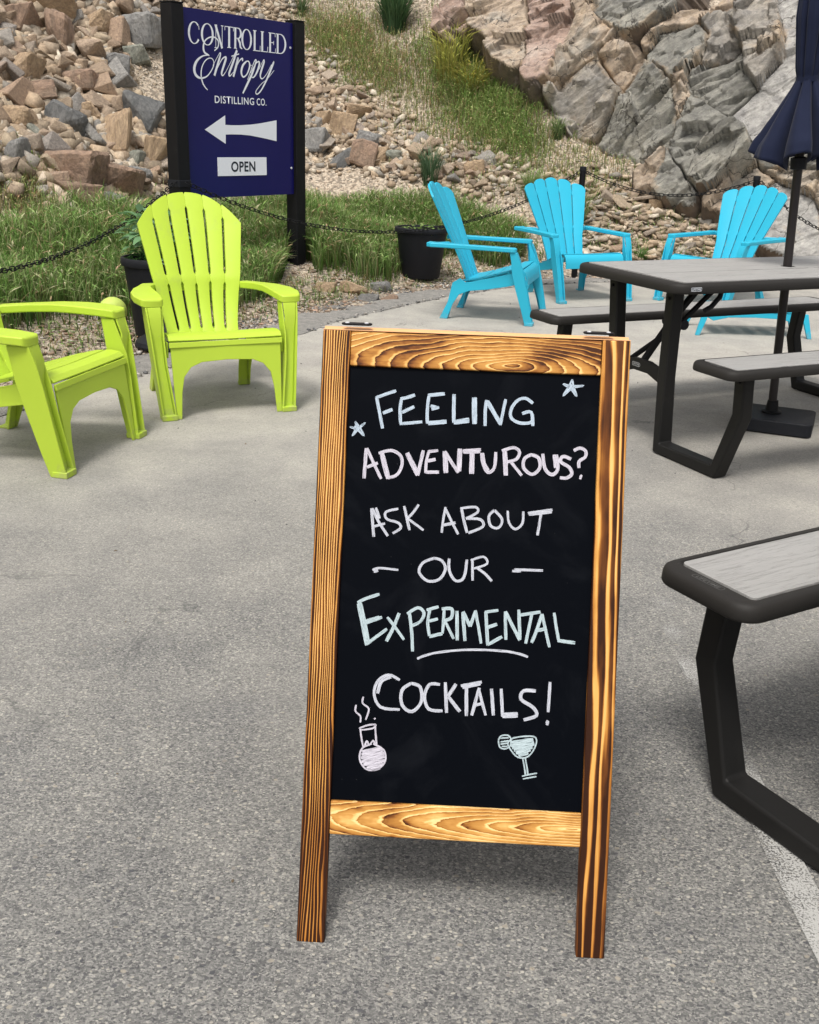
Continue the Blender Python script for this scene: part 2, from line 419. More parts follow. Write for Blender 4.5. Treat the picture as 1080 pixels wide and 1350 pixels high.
CHALK = {"feeling":[[[-161.2,907.3],[-155.1,882.4],[-148.9,856.1]],[[-162.3,906.7],[-145.3,913.5],[-128.8,919.7]],[[-149.5,881.7],[-133.6,888.8]],[[-119.8,906.1],[-121.3,889.3],[-119.4,865.7]],[[-121.2,906.1],[-108.8,909.4],[-97.2,914.0]],[[-117.4,883.9],[-97.5,894.5]],[[-120.8,865.0],[-83.3,869.9]],[[-74.1,914.1],[-75.9,891.2],[-74.8,867.5]],[[-75.5,914.3],[-47.8,918.0]],[[-70.6,897.0],[-56.5,894.2]],[[-68.9,891.4],[-56.5,895.3]],[[-74.9,868.9],[-43.0,873.0]],[[-73.4,866.7],[-42.9,870.7]],[[-32.5,918.0],[-31.9,892.9],[-30.9,870.7]],[[-31.0,872.1],[-5.6,877.3]],[[-30.9,869.8],[-5.5,874.0]],[[-0.3,913.7],[2.2,869.8]],[[3.1,913.9],[5.0,869.9]],[[21.6,910.4],[20.3,889.5],[21.2,867.3]],[[20.8,909.0],[34.1,890.1],[46.6,870.5]],[[23.6,909.1],[46.6,872.5]],[[46.1,869.7],[49.4,890.7],[53.4,913.1]],[[98.5,908.0],[85.7,915.8],[72.1,911.1],[63.0,896.8],[63.6,882.9],[76.4,875.1],[93.0,875.2],[98.4,878.8]],[[81.3,890.6],[96.4,893.2],[100.2,870.5]]],"stars":[[[161.7,950.3],[156.7,939.5],[147.7,922.5],[162.4,935.6],[181.0,940.5],[159.4,939.6],[146.9,941.9],[159.7,934.1],[169.8,922.8],[164.5,938.4],[161.7,950.3]],[[159.3,942.4],[165.3,931.5]],[[157.0,931.2],[166.3,939.9]],[[159.6,936.8],[168.2,928.9]],[[153.0,928.2],[162.2,939.7]],[[-195.0,866.2],[-193.1,855.6],[-198.7,842.0],[-188.8,853.0],[-178.1,864.6],[-190.3,855.8],[-203.0,856.6],[-190.1,851.6],[-179.1,842.8],[-186.1,855.9],[-195.0,866.2]],[[-196.0,858.3],[-184.4,847.6]],[[-195.5,847.1],[-183.4,858.8]],[[-193.4,862.6],[-187.3,850.3]]],"adventurous":[[[-174.3,822.3],[-175.1,797.7],[-176.0,771.9]],[[-173.4,822.4],[-162.7,801.0],[-147.5,772.3]],[[-172.0,790.8],[-154.2,798.6]],[[-149.4,815.5],[-143.3,793.4],[-136.3,772.8]],[[-147.1,815.6],[-135.0,775.7]],[[-153.5,814.8],[-132.8,820.4],[-117.1,812.7],[-113.6,797.5],[-121.3,780.4],[-136.3,774.2]],[[-107.5,816.7],[-98.4,799.5],[-87.8,780.5]],[[-105.3,817.9],[-85.9,783.3]],[[-86.9,780.5],[-83.1,801.6],[-79.3,822.7]],[[-70.0,821.7],[-73.5,804.8],[-74.0,785.2]],[[-72.0,821.0],[-54.8,823.7]],[[-71.3,805.4],[-58.3,808.8]],[[-74.1,786.6],[-51.8,787.6]],[[-44.7,822.7],[-41.5,786.6]],[[-41.9,821.4],[-39.2,786.7]],[[-43.6,822.8],[-31.7,805.1],[-19.8,788.1]],[[-20.4,788.9],[-20.2,827.9]],[[-17.7,790.4],[-17.9,828.0]],[[-14.4,824.0],[16.0,827.5]],[[-13.0,822.4],[14.7,824.7]],[[0.3,824.6],[1.1,787.0]],[[3.1,824.7],[3.9,787.2]],[[17.1,822.5],[19.7,805.9],[28.7,790.4],[39.5,798.4],[41.1,824.9]],[[19.0,822.6],[22.5,806.0],[30.0,793.8]],[[54.4,826.9],[58.1,786.7]],[[57.1,827.0],[60.3,786.8]],[[50.7,827.3],[69.9,833.6],[79.9,826.6],[74.9,814.4],[59.9,809.0]],[[65.3,810.6],[85.2,787.8]],[[99.5,823.2],[88.7,815.8],[88.0,800.5],[102.3,790.5],[114.2,801.6],[111.6,818.2],[98.1,823.1]],[[118.2,825.4],[122.5,801.9],[134.1,791.3],[143.9,800.1],[140.9,824.9]],[[137.3,824.8],[140.5,802.7]],[[165.3,818.2],[152.1,822.1],[148.3,813.6],[162.5,805.0],[167.7,794.1],[159.1,786.8],[148.1,786.9]],[[169.1,832.2],[179.1,837.1],[188.4,832.5],[188.0,822.8],[178.6,815.4],[178.6,804.3]],[[181.0,791.9],[184.1,790.1]],[[180.3,789.1],[184.0,787.9]]],"ask about":[[[-161.2,722.9],[-158.6,700.5],[-155.4,675.5]],[[-159.6,722.9],[-148.1,700.9],[-131.9,678.1]],[[-154.4,724.2],[-147.3,706.2]],[[-156.2,692.7],[-137.6,698.8]],[[-116.7,723.8],[-134.8,718.8],[-138.1,711.8],[-132.6,705.3],[-115.7,700.8],[-111.1,692.1],[-124.3,682.6]],[[-107.5,728.9],[-102.5,710.8],[-96.8,689.1]],[[-83.0,732.5],[-92.8,717.5],[-102.3,707.6]],[[-99.2,707.8],[-73.3,690.1]],[[-38.5,730.3],[-41.7,708.2],[-42.9,687.3]],[[-39.5,729.2],[-28.1,707.8],[-15.7,685.9]],[[-41.4,699.9],[-20.7,705.0]],[[-12.4,730.4],[-7.3,709.7],[-1.2,689.1]],[[-13.4,729.3],[11.0,732.5],[15.0,723.8],[-3.8,712.5]],[[-3.8,712.5],[19.7,712.0],[24.3,700.7],[0.9,689.2]],[[42.4,728.6],[34.0,717.8],[37.8,702.3],[50.4,699.8],[56.0,713.6],[42.4,728.6]],[[64.8,728.6],[67.7,708.9],[78.5,698.9],[89.5,708.8],[90.2,728.6]],[[98.1,725.9],[138.3,733.3]],[[99.8,723.8],[137.4,729.7]],[[119.9,726.8],[117.6,707.4],[115.3,690.1]]],"our":[[[-155.1,620.5],[-143.7,624.2],[-112.2,622.5]],[[-152.9,617.5],[-145.6,619.9]],[[-53.1,645.0],[-72.0,636.3],[-77.6,620.4],[-63.4,606.4],[-43.7,609.9],[-34.0,627.6],[-40.9,641.4],[-54.6,644.9]],[[-28.5,645.1],[-27.6,625.3],[-16.5,609.1],[-3.2,614.9],[0.7,644.8]],[[9.5,646.8],[11.6,610.4]],[[7.0,643.6],[27.5,650.8],[34.3,639.6],[12.8,630.3]],[[18.0,631.5],[31.4,622.8],[43.4,610.8]],[[76.4,629.0],[90.9,629.6]],[[79.4,631.7],[96.0,632.0],[127.1,632.3]]],"experimental":[[[-176.7,563.5],[-168.4,529.9],[-160.0,494.7]],[[-172.6,565.3],[-163.2,530.1],[-156.0,499.0]],[[-177.8,565.0],[-162.4,573.1],[-141.8,580.8]],[[-165.8,530.0],[-135.9,542.9]],[[-163.3,534.3],[-140.1,542.7]],[[-159.1,497.3],[-143.9,510.1],[-126.7,524.0]],[[-127.1,543.3],[-113.3,527.2],[-97.7,507.1]],[[-107.5,551.0],[-115.9,527.1],[-126.8,503.1]],[[-90.8,551.8],[-85.8,520.7],[-82.8,488.4]],[[-94.4,550.1],[-77.1,561.3],[-66.3,553.0],[-71.9,538.6],[-86.2,530.6]],[[-57.1,558.6],[-59.8,537.6],[-56.2,515.3]],[[-62.3,557.9],[-42.7,564.5]],[[-59.4,539.2],[-42.9,544.1]],[[-56.2,514.3],[-34.5,520.5]],[[-33.2,561.3],[-34.5,520.5]],[[-37.4,561.1],[-20.7,561.9],[-21.1,547.3],[-33.4,541.5]],[[-31.3,541.6],[-15.4,512.6]],[[-12.2,559.2],[-9.6,510.2]],[[-2.3,557.5],[3.5,509.8]],[[-1.8,558.6],[10.8,534.2]],[[10.8,534.2],[18.5,560.6]],[[18.4,561.6],[24.8,533.8],[30.2,506.9]],[[35.7,559.3],[41.2,504.3]],[[34.1,559.3],[56.3,563.4]],[[37.9,533.4],[55.3,540.4]],[[41.2,505.4],[64.5,520.0]],[[67.9,561.9],[70.9,515.1]],[[67.9,561.9],[79.1,541.6],[93.8,515.2]],[[93.8,516.2],[90.0,566.0]],[[93.0,556.8],[126.0,563.6]],[[111.6,559.8],[107.5,535.1],[103.4,510.4]],[[128.7,560.6],[122.0,535.8],[113.7,512.0]],[[128.7,560.6],[135.6,533.8],[143.0,506.1]],[[118.5,532.0],[135.4,536.4]],[[148.3,563.6],[152.9,539.9],[158.1,516.7]],[[155.9,518.1],[185.1,515.4]]],"underline":[[[-74.4,476.3],[-64.2,481.5],[-38.4,489.0],[8.3,495.4],[60.3,496.4],[91.6,493.2],[108.5,488.3]]],"cocktails":[[[-101.7,440.0],[-120.8,447.6],[-137.5,437.2],[-143.5,415.5],[-131.8,393.6],[-99.6,391.0]],[[-116.4,444.6],[-132.1,436.4],[-137.6,415.8]],[[-82.8,435.6],[-97.3,423.1],[-96.2,399.1],[-79.2,388.8],[-64.4,406.1],[-67.6,429.9],[-82.8,435.6]],[[-34.8,435.8],[-51.8,435.0],[-59.5,415.4],[-51.7,394.4],[-28.6,392.4]],[[-26.4,440.0],[-22.1,389.5]],[[-8.2,438.2],[-21.1,416.2]],[[-20.1,416.3],[0.2,392.7]],[[-0.1,435.4],[34.1,443.5]],[[2.7,432.3],[32.2,440.2]],[[8.9,436.4],[11.1,385.8]],[[30.3,433.7],[24.9,410.5],[19.6,387.3]],[[29.3,432.0],[42.9,388.5]],[[23.1,404.5],[38.9,408.5]],[[50.6,433.1],[55.7,389.1]],[[66.5,433.9],[70.6,387.7]],[[70.6,387.7],[96.0,390.1]],[[72.5,392.1],[95.8,394.3]],[[123.9,433.0],[103.7,432.0],[100.1,418.0],[119.7,406.2],[126.7,392.7],[105.8,384.2]],[[146.5,449.0],[145.5,398.9]],[[142.9,383.9],[147.3,382.0]],[[143.1,380.8],[147.4,379.4]]],"flask":[[[-172.6,395.3],[-173.2,384.6],[-164.8,377.0],[-164.4,366.3]],[[-160.9,409.3],[-161.5,398.6],[-150.9,389.5],[-155.5,371.1]],[[-141.2,375.0],[-139.5,372.9]],[[-166.1,356.6],[-151.9,362.7],[-138.6,364.4],[-142.6,357.8],[-162.2,353.6]],[[-163.9,355.7],[-161.1,340.8],[-157.2,325.0]],[[-139.5,362.2],[-137.8,346.3],[-135.5,330.4]],[[-143.6,332.1],[-159.3,323.8],[-162.7,304.9],[-151.3,289.5],[-132.6,289.9],[-119.9,304.5],[-123.3,323.0],[-141.4,332.2]],[[-155.2,328.3],[-151.8,336.5],[-147.7,329.8],[-141.7,337.5],[-138.2,331.3]]],"flask_fill":[[[-159.0,318.5],[-126.1,325.5]],[[-124.9,321.3],[-159.9,313.1]],[[-160.7,307.7],[-121.5,317.2]],[[-121.3,311.9],[-159.4,301.4]],[[-155.9,296.2],[-121.0,305.5]],[[-123.9,300.0],[-150.3,291.1]],[[-142.8,289.4],[-127.9,293.4]]],"cocktail glass":[[[81.0,344.1],[91.2,353.7],[124.0,357.5],[127.7,343.8],[116.4,324.6],[99.0,322.1],[85.6,335.3],[81.0,344.1]],[[106.9,322.5],[110.8,305.7],[113.0,292.0]],[[111.1,322.8],[115.1,305.9],[117.2,293.3]],[[107.2,290.6],[120.3,294.5],[131.9,297.2]],[[109.0,286.5],[131.0,291.9]],[[65.9,348.7],[69.9,355.8],[80.4,357.4],[86.0,352.3],[85.4,340.6],[77.2,334.9],[68.5,337.6],[65.9,348.7]],[[69.0,351.5],[82.7,353.2]],[[82.9,349.0],[69.2,346.2]],[[69.4,341.9],[83.1,344.7]],[[81.2,339.3],[71.7,338.8]]],"glass_fill":[[[86.2,346.0],[123.1,353.2]],[[124.3,349.0],[86.5,340.6]],[[88.8,336.5],[125.6,344.8]],[[122.6,339.3],[92.1,332.4]],[[95.5,328.3],[119.6,334.9]],[[116.2,329.4],[99.9,324.3]]]}
SCRIPT = {"controlled":[[[161.3,1191.6,14.3],[152.8,1201.4,11.3],[142.6,1208.3,8.4],[131.5,1211.9,6.1],[119.9,1212.1,6.0],[108.3,1208.8,8.2],[97.4,1202.3,11.1],[87.7,1192.7,14.1],[79.6,1180.6,16.9],[73.6,1166.5,19.0],[69.8,1151.2,20.2],[68.6,1135.4,20.3],[69.9,1119.9,19.3],[73.8,1105.4,17.4],[79.9,1092.7,14.8],[88.1,1082.4,11.7],[98.0,1075.1,8.8],[109.0,1070.9,6.4],[120.7,1070.3,5.8],[132.4,1073.2,7.8],[143.5,1079.4,10.6],[153.6,1088.7,13.7],[162.1,1100.6,16.5]],[[167.2,1191.6,5.5],[170.5,1165.0,5.5]],[[307.0,1141.0,20.4],[304.9,1125.3,19.8],[300.0,1110.3,18.2],[292.7,1096.8,15.8],[283.3,1085.6,12.8],[272.4,1077.1,9.7],[260.4,1071.9,7.0],[248.1,1070.1,5.5],[235.9,1071.9,7.0],[224.6,1077.2,9.7],[214.7,1085.7,12.8],[206.7,1096.9,15.8],[201.0,1110.4,18.2],[197.8,1125.5,19.8],[197.3,1141.3,20.4],[199.5,1157.1,19.8],[204.4,1172.0,18.2],[211.6,1185.4,15.8],[220.8,1196.6,12.8],[231.6,1204.9,9.7],[243.4,1210.1,7.0],[255.6,1211.8,5.5],[267.7,1210.0,7.0],[279.1,1204.7,9.7],[289.1,1196.3,12.8],[297.2,1185.1,15.8],[303.1,1171.7,18.2],[306.5,1156.7,19.8],[307.0,1141.0,20.4]],[[342.0,1211.1,5.5],[334.4,1058.4,5.5]],[[339.2,1211.1,20.4],[400.8,1058.4,20.4]],[[408.0,1210.8,5.5],[400.8,1058.4,5.5]],[[328.9,1211.2,5.5],[355.1,1211.1,5.5]],[[394.7,1210.9,5.5],[421.3,1210.7,5.5]],[[321.2,1058.4,5.5],[347.6,1058.4,5.5]],[[481.1,1210.7,20.4],[474.9,1070.0,20.4]],[[435.1,1210.9,5.5],[527.6,1210.4,5.5]],[[436.0,1210.9,5.5],[434.8,1184.6,5.5]],[[526.6,1210.4,5.5],[525.5,1184.2,5.5]],[[455.5,1070.0,5.5],[494.3,1070.0,5.5]],[[546.6,1210.3,20.4],[540.7,1070.0,20.4]],[[531.3,1210.4,5.5],[580.1,1210.1,5.5]],[[525.4,1070.0,5.5],[558.1,1070.0,5.5]],[[575.3,1210.2,5.5],[583.5,1208.9,7.4],[591.0,1205.4,10.8],[597.4,1199.9,14.3],[602.2,1192.6,17.5],[605.1,1184.2,19.6],[605.8,1175.1,20.4],[604.4,1166.1,19.6],[600.8,1157.7,17.5],[595.5,1150.5,14.3],[588.6,1144.9,10.8],[580.8,1141.4,7.4],[572.5,1140.3,5.5]],[[543.7,1140.4,5.5],[572.5,1140.3,5.5]],[[572.5,1140.3,16.3],[592.6,1111.0,20.4],[597.3,1081.7,16.3],[616.4,1071.4,5.5]],[[716.3,1139.9,20.4],[714.6,1124.4,19.8],[710.5,1109.6,18.2],[704.2,1096.3,15.8],[696.1,1085.2,12.8],[686.6,1076.9,9.7],[676.1,1071.7,7.0],[665.2,1069.9,5.5],[654.5,1071.7,7.0],[644.5,1076.9,9.7],[635.7,1085.3,12.8],[628.5,1096.4,15.8],[623.3,1109.7,18.2],[620.3,1124.6,19.8],[619.7,1140.1,20.4],[621.5,1155.7,19.8],[625.6,1170.5,18.2],[631.8,1183.7,15.8],[639.8,1194.7,12.8],[649.2,1202.9,9.7],[659.6,1208.0,7.0],[670.3,1209.7,5.5],[681.0,1207.9,7.0],[691.0,1202.7,9.7],[699.9,1194.4,12.8],[707.2,1183.3,15.8],[712.6,1170.1,18.2],[715.7,1155.4,19.8],[716.3,1139.9,20.4]],[[758.7,1209.2,20.4],[754.1,1069.9,20.4]],[[740.9,1209.3,5.5],[779.2,1209.1,5.5]],[[736.2,1069.9,5.5],[814.5,1069.9,5.5]],[[814.5,1069.9,5.5],[818.4,1107.7,5.5]],[[844.3,1208.8,20.4],[840.2,1069.9,20.4]],[[826.2,1208.9,5.5],[865.2,1208.7,5.5]],[[822.0,1069.9,5.5],[901.7,1069.9,5.5]],[[901.7,1069.9,5.5],[905.5,1107.6,5.5]],[[935.2,1208.3,20.4],[931.7,1069.9,20.4]],[[917.3,1208.4,5.5],[992.3,1208.0,5.5]],[[913.6,1069.9,5.5],[992.8,1069.8,5.5]],[[933.5,1140.7,5.5],[974.3,1140.6,5.5]],[[992.3,1208.0,5.5],[993.6,1182.2,5.5]],[[992.8,1069.8,5.5],[996.3,1101.6,5.5]],[[974.6,1153.6,5.5],[974.0,1124.8,5.5]],[[1023.4,1207.9,20.4],[1020.3,1069.8,20.4]],[[1001.9,1208.0,5.5],[1057.0,1207.7,5.5]],[[998.8,1069.8,5.5],[1054.1,1069.8,5.5]],[[1052.9,1207.7,5.5],[1063.7,1206.6,6.6],[1074.1,1203.5,8.5],[1083.9,1198.4,10.8],[1092.7,1191.5,13.2],[1100.2,1183.0,15.5],[1106.3,1173.2,17.5],[1110.8,1162.3,19.1],[1113.4,1150.7,20.0],[1114.1,1138.8,20.4],[1112.9,1126.8,20.0],[1109.9,1115.3,19.1],[1105.0,1104.4,17.5],[1098.6,1094.5,15.5],[1090.7,1086.0,13.2],[1081.6,1079.1,10.8],[1071.5,1074.0,8.5],[1060.9,1070.9,6.6],[1050.1,1069.8,5.5]]],"entropy":[[[318.2,1036.6,8.1],[357.0,1065.0,9.5],[360.9,1106.2,10.8],[322.8,1127.3,9.5],[270.1,1121.8,9.5],[224.5,1095.4,10.8],[207.0,1056.3,16.2],[216.5,1019.1,16.2],[258.0,1002.9,9.5],[257.7,997.8,6.8]],[[258.0,1002.9,6.8],[195.8,992.3,9.5],[136.7,956.7,18.9],[107.3,906.8,24.3],[119.8,861.8,21.6],[168.3,842.8,13.5],[230.9,857.8,9.5],[281.9,901.9,8.1],[307.7,944.7,8.1],[297.6,977.5,6.8],[260.8,982.7,6.8],[217.0,959.4,8.1],[183.9,915.3,9.5],[173.3,863.6,12.2],[185.9,812.9,12.2],[211.2,781.9,9.5],[235.6,764.9,5.4]],[[297.4,935.1,4.1],[368.6,1020.9,5.4],[380.3,1016.6,12.2],[353.7,958.0,18.9],[309.6,867.3,18.9]],[[327.0,898.1,5.4],[390.5,979.8,8.1],[431.6,1002.0,12.2],[434.9,986.7,18.9],[408.4,935.5,18.9],[386.2,888.5,16.2],[399.4,872.3,8.1],[435.1,904.4,4.1]],[[435.1,904.4,4.1],[506.1,994.0,5.4],[555.9,1060.3,12.2]],[[559.8,1055.4,13.5],[511.1,968.1,18.9],[467.1,893.2,17.6],[474.4,873.8,9.5],[512.4,902.4,4.1]],[[496.7,1011.7,8.1],[579.5,1033.2,8.1]],[[512.1,895.7,4.1],[552.8,984.0,8.1],[568.1,1004.7,13.5],[556.4,971.0,18.9],[511.0,870.5,17.6]],[[533.8,923.4,5.4],[581.8,985.9,8.1],[615.7,1004.0,12.2],[615.0,985.4,9.5]],[[661.2,988.4,10.8],[618.0,955.1,18.9],[599.5,907.4,18.9],[619.2,875.1,12.2],[662.1,897.6,10.8],[693.7,953.1,16.2],[686.4,986.1,10.8],[661.2,988.4,8.1]],[[685.7,966.0,5.4],[719.6,961.4,4.1]],[[667.0,857.6,5.4],[746.1,990.0,8.1],[767.8,995.4,12.2],[722.0,907.8,18.9],[654.9,816.5,18.9],[610.5,757.7,12.2]],[[700.6,906.5,5.4],[762.9,977.6,8.1],[800.0,993.5,13.5],[801.3,966.5,18.9],[769.3,910.5,16.2],[731.7,877.2,9.5],[704.2,886.5,6.8]],[[800.5,939.4,4.1],[850.4,1006.2,6.8],[858.8,995.9,16.2],[826.4,934.1,18.9],[812.1,892.5,14.9],[833.4,873.2,8.1],[882.7,907.4,5.4],[946.7,982.4,6.8]],[[969.5,1004.5,10.8],[964.7,990.4,17.6],[895.3,883.4,17.6],[826.7,797.4,12.2],[782.0,762.4,9.5],[758.1,764.1,9.5],[765.4,787.7,6.8],[828.0,838.7,5.4],[895.1,876.5,4.1],[974.7,942.9,4.1]]]}
ARROW = [[191.4, 489.1], [410.8, 594.3], [409.7, 526.9], [475.6, 525.6], [580.5, 527.8], [687.6, 534.2], [775.1, 543.1], [864.0, 554.9], [995.6, 573.7], [992.1, 415.8], [860.7, 434.4], [772.0, 444.7], [684.9, 454.8], [577.8, 460.2], [472.8, 460.0], [410.7, 457.7], [407.6, 390.9]]
PLATE = [[314.8, 289.4], [865.9, 295.5], [862.2, 160.7], [312.3, 154.6]]
OPEN_BOX = [[453.7, 261.4], [735.0, 187.0]]
DIST_BOX = [[306.7, 730.1], [878.6, 678.9], [303.9, 674.7], [880.1, 734.7]]
BOLTS = [[1171.6, 1119.1], [1176.4, 208.7]]
CLIFF = [["red",[[-3.53,3.0],[-3.12,2.97],[-2.8,2.06],[-2.86,2.0],[-3.14,2.15]]],["tan",[[-3.09,2.97],[-2.4,2.93],[-1.9,1.75],[-1.84,1.53],[-1.96,1.42],[-2.32,1.66],[-2.47,1.92],[-2.8,2.06]]],["red",[[-2.47,3.24],[-1.83,3.19],[-1.55,2.29],[-1.37,2.04],[-1.46,1.62],[-1.5,1.31],[-1.69,1.26],[-1.76,1.33],[-1.88,1.75]]],["red",[[-3.84,3.02],[-3.55,3.0],[-3.16,2.15],[-3.0,1.89],[-3.37,2.05]]],["tan",[[-1.23,2.13],[-0.82,1.81],[-0.92,1.64],[-1.47,1.33],[-1.44,1.62],[-1.33,1.91]]],["tan",[[-1.79,3.19],[-1.46,3.17],[-1.21,2.28],[-1.25,2.15],[-1.36,2.04]]],["grey",[[-1.45,3.16],[-0.58,3.1],[-0.24,2.08],[-0.5,1.93],[-0.75,1.82],[-0.88,1.87],[-1.19,2.15]]],["tan",[[-0.91,1.61],[-0.74,1.79],[-0.44,1.6],[-0.48,1.41],[-0.64,1.28],[-0.9,1.51]]],["mix",[[-1.49,1.28],[-0.99,1.55],[-0.89,1.49],[-0.73,1.31],[-0.61,1.17],[-0.79,0.76],[-1.03,0.71],[-1.44,1.11]]],["grey",[[-0.43,1.55],[-0.14,1.39],[0.12,0.88],[0.15,0.72],[0.11,0.52],[-0.11,0.3],[-0.49,0.45],[-0.74,0.7],[-0.59,1.15],[-0.44,1.39]]],["grey",[[-0.4,1.67],[-0.33,1.86],[0.04,2.04],[0.2,1.85],[0.18,1.6],[0.08,1.31],[-0.11,1.33],[-0.36,1.52]]],["tan",[[-0.46,1.76],[-0.24,2.07],[0.21,2.24],[0.28,2.41],[0.46,2.4],[0.32,2.22],[0.06,2.04],[-0.33,1.87],[-0.4,1.68]]],["grey",[[0.21,1.14],[0.15,1.31],[0.24,1.49],[0.39,1.58],[0.61,1.7],[0.7,1.4],[0.86,1.22],[0.75,1.01],[0.65,0.92]]],["grey",[[0.13,0.88],[0.22,1.12],[0.65,0.88],[0.99,0.56],[1.07,0.38],[0.74,0.1],[0.49,0.1],[0.14,0.48]]],["mix",[[0.32,3.02],[0.53,3.0],[1.02,1.74],[1.05,1.55],[0.87,1.23],[0.71,1.41],[0.62,1.71],[0.41,1.97]]],["mix",[[0.08,2.03],[0.34,2.2],[0.5,2.25],[0.4,1.97],[0.6,1.71],[0.38,1.59],[0.24,1.51],[0.23,1.85]]],["slab",[[0.55,3.0],[2.16,2.88],[2.47,1.43],[1.56,0.94],[1.01,0.57],[0.68,0.91],[0.88,1.21],[1.06,1.54],[1.03,1.74]]],["grey",[[1.02,0.55],[1.58,0.92],[2.48,1.4],[2.68,0.47],[1.7,0.35],[1.1,0.37]]],["tan",[[-0.12,0.28],[0.12,0.5],[0.14,0.35],[0.06,0.04],[-0.08,0.07]]],["grey",[[0.14,0.45],[0.5,0.08],[0.5,-0.05],[0.08,0.03],[0.15,0.34]]],["tan",[[0.68,-0.05],[0.77,0.09],[1.1,0.36],[1.29,0.26],[0.99,-0.12]]],["mix",[[1.12,0.35],[1.71,0.33],[1.72,0.08],[1.3,0.26]]],["mix",[[1.72,0.33],[2.68,0.45],[2.91,-0.59],[1.9,-0.27],[1.73,0.07]]],["slab",[[1.3,0.25],[1.72,0.06],[1.89,-0.27],[2.91,-0.61],[2.99,-0.97],[1.15,-0.33],[1.0,-0.14]]],["tan",[[-0.01,1.22],[0.13,1.3],[0.2,1.13],[0.12,0.89]]]]

# ================================================================== SETTING
def asphalt():
    pts = []
    for i in range(len(EDGE) - 1):
        a, b = EDGE[i], EDGE[i + 1]; n = max(2, int(np.hypot(*(b - a)) / .09))
        for k in range(n):
            p = a + (b - a) * k / n
            j = .02 if 0 < i else 0
            pts.append((p[0] + random.uniform(-j, j), p[1] + random.uniform(-j, j), 0))
    pts += [(16, 9, 0), (30, 4, 0), (30, -25, 0), (-9, -25, 0)]
    mb = MB(); mb.prism([(x, y, -.06) for x, y, z in pts], (0, 0, .06))
    o = mb.build('asphalt_yard', M['asphalt']); tag(o, kind='structure'); return o
YARD = asphalt()

def crumbled_edge():
    mb = MB(); ring = []
    P = []
    for i in range(3, len(EDGE) - 1):
        a, b = EDGE[i], EDGE[i + 1]; n = max(2, int(np.hypot(*(b - a)) / .08))
        for k in range(n): P.append((a + (b - a) * k / n, (b - a) / np.hypot(*(b - a))))
    rows = []
    for k, (p, d) in enumerate(P):
        nrm = np.array([-d[1], d[0]]); row = []
        wd = .30 + .09 * math.sin(k * .37) + .06 * math.sin(k * .91 + 1) + random.uniform(-.07, .07)
        for q in range(7):
            s = -.03 + (wd + .03) * q / 6
            z = .006 + .010 * math.sin(q / 6 * math.pi) + .003 * math.sin(k * .9 + q) - (0.03 if q in (6,) else 0) + (-.0 if q else -.004)
            row.append((p[0] + nrm[0] * s, p[1] + nrm[1] * s, z))
        rows.append(row)
    mb.loft(rows, closed=False, caps=False)
    o = mb.build('crumbled_asphalt_edge', M['edge_gravel'], smooth=True); tag(o, kind='structure')
crumbled_edge()

def hillside():
    xs = np.arange(-15, 17, .085); ys = np.concatenate([np.arange(-12, 2.5, .5), np.arange(2.5, 17, .08), np.arange(17, 34, .4)])
    X, Y = np.meshgrid(xs, ys); Z = ground_z(X, Y)
    n, m_ = X.shape
    vs = np.stack([X, Y, Z], -1).reshape(-1, 3)
    idx = np.arange(n * m_).reshape(n, m_)
    f = np.stack([idx[:-1, :-1], idx[:-1, 1:], idx[1:, 1:], idx[1:, :-1]], -1).reshape(-1, 4)
    s = edge_dist(X, Y)
    keep = (np.maximum.reduce([s[:-1, :-1], s[1:, 1:], s[1:, :-1], s[:-1, 1:]]) > -.3).reshape(-1)
    f = f[keep]
    o = np_mesh('hillside', vs, f, M['dirt'], smooth=True)
    return tag(o, kind='structure')

def np_mesh(name, vs, f, mat, parent=None, smooth=False, col=None, attr=None, compact=True):
    vs = np.asarray(vs, np.float32); f = np.asarray(f, np.int32)
    if compact:
        used, inv = np.unique(f.reshape(-1), return_inverse=True)
        vs = vs[used]; f = inv.reshape(f.shape).astype(np.int32)
        if col is not None: col = col[used]
        if attr is not None: attr = attr[used]
    me = bpy.data.meshes.new(name)
    nf, k = f.shape
    me.vertices.add(len(vs)); me.vertices.foreach_set('co', vs.reshape(-1))
    me.loops.add(nf * k); me.loops.foreach_set('vertex_index', f.reshape(-1))
    me.polygons.add(nf); me.polygons.foreach_set('loop_start', np.arange(0, nf * k, k, dtype=np.int32))
    me.update(calc_edges=True); me.validate()
    if col is not None:
        a = me.color_attributes.new('col', 'FLOAT_COLOR', 'POINT')
        c4 = np.ones((len(vs), 4), np.float32); c4[:, :3] = col; a.data.foreach_set('color', c4.reshape(-1))
    if attr is not None:
        a = me.attributes.new('edge', 'FLOAT', 'POINT'); a.data.foreach_set('value', attr.astype(np.float32))
    if smooth: me.shade_smooth()
    me.materials.append(mat)
    o = bpy.data.objects.new(name, me); COL.objects.link(o)
    if parent is not None: o.parent = parent
    return o
HILL = hillside()

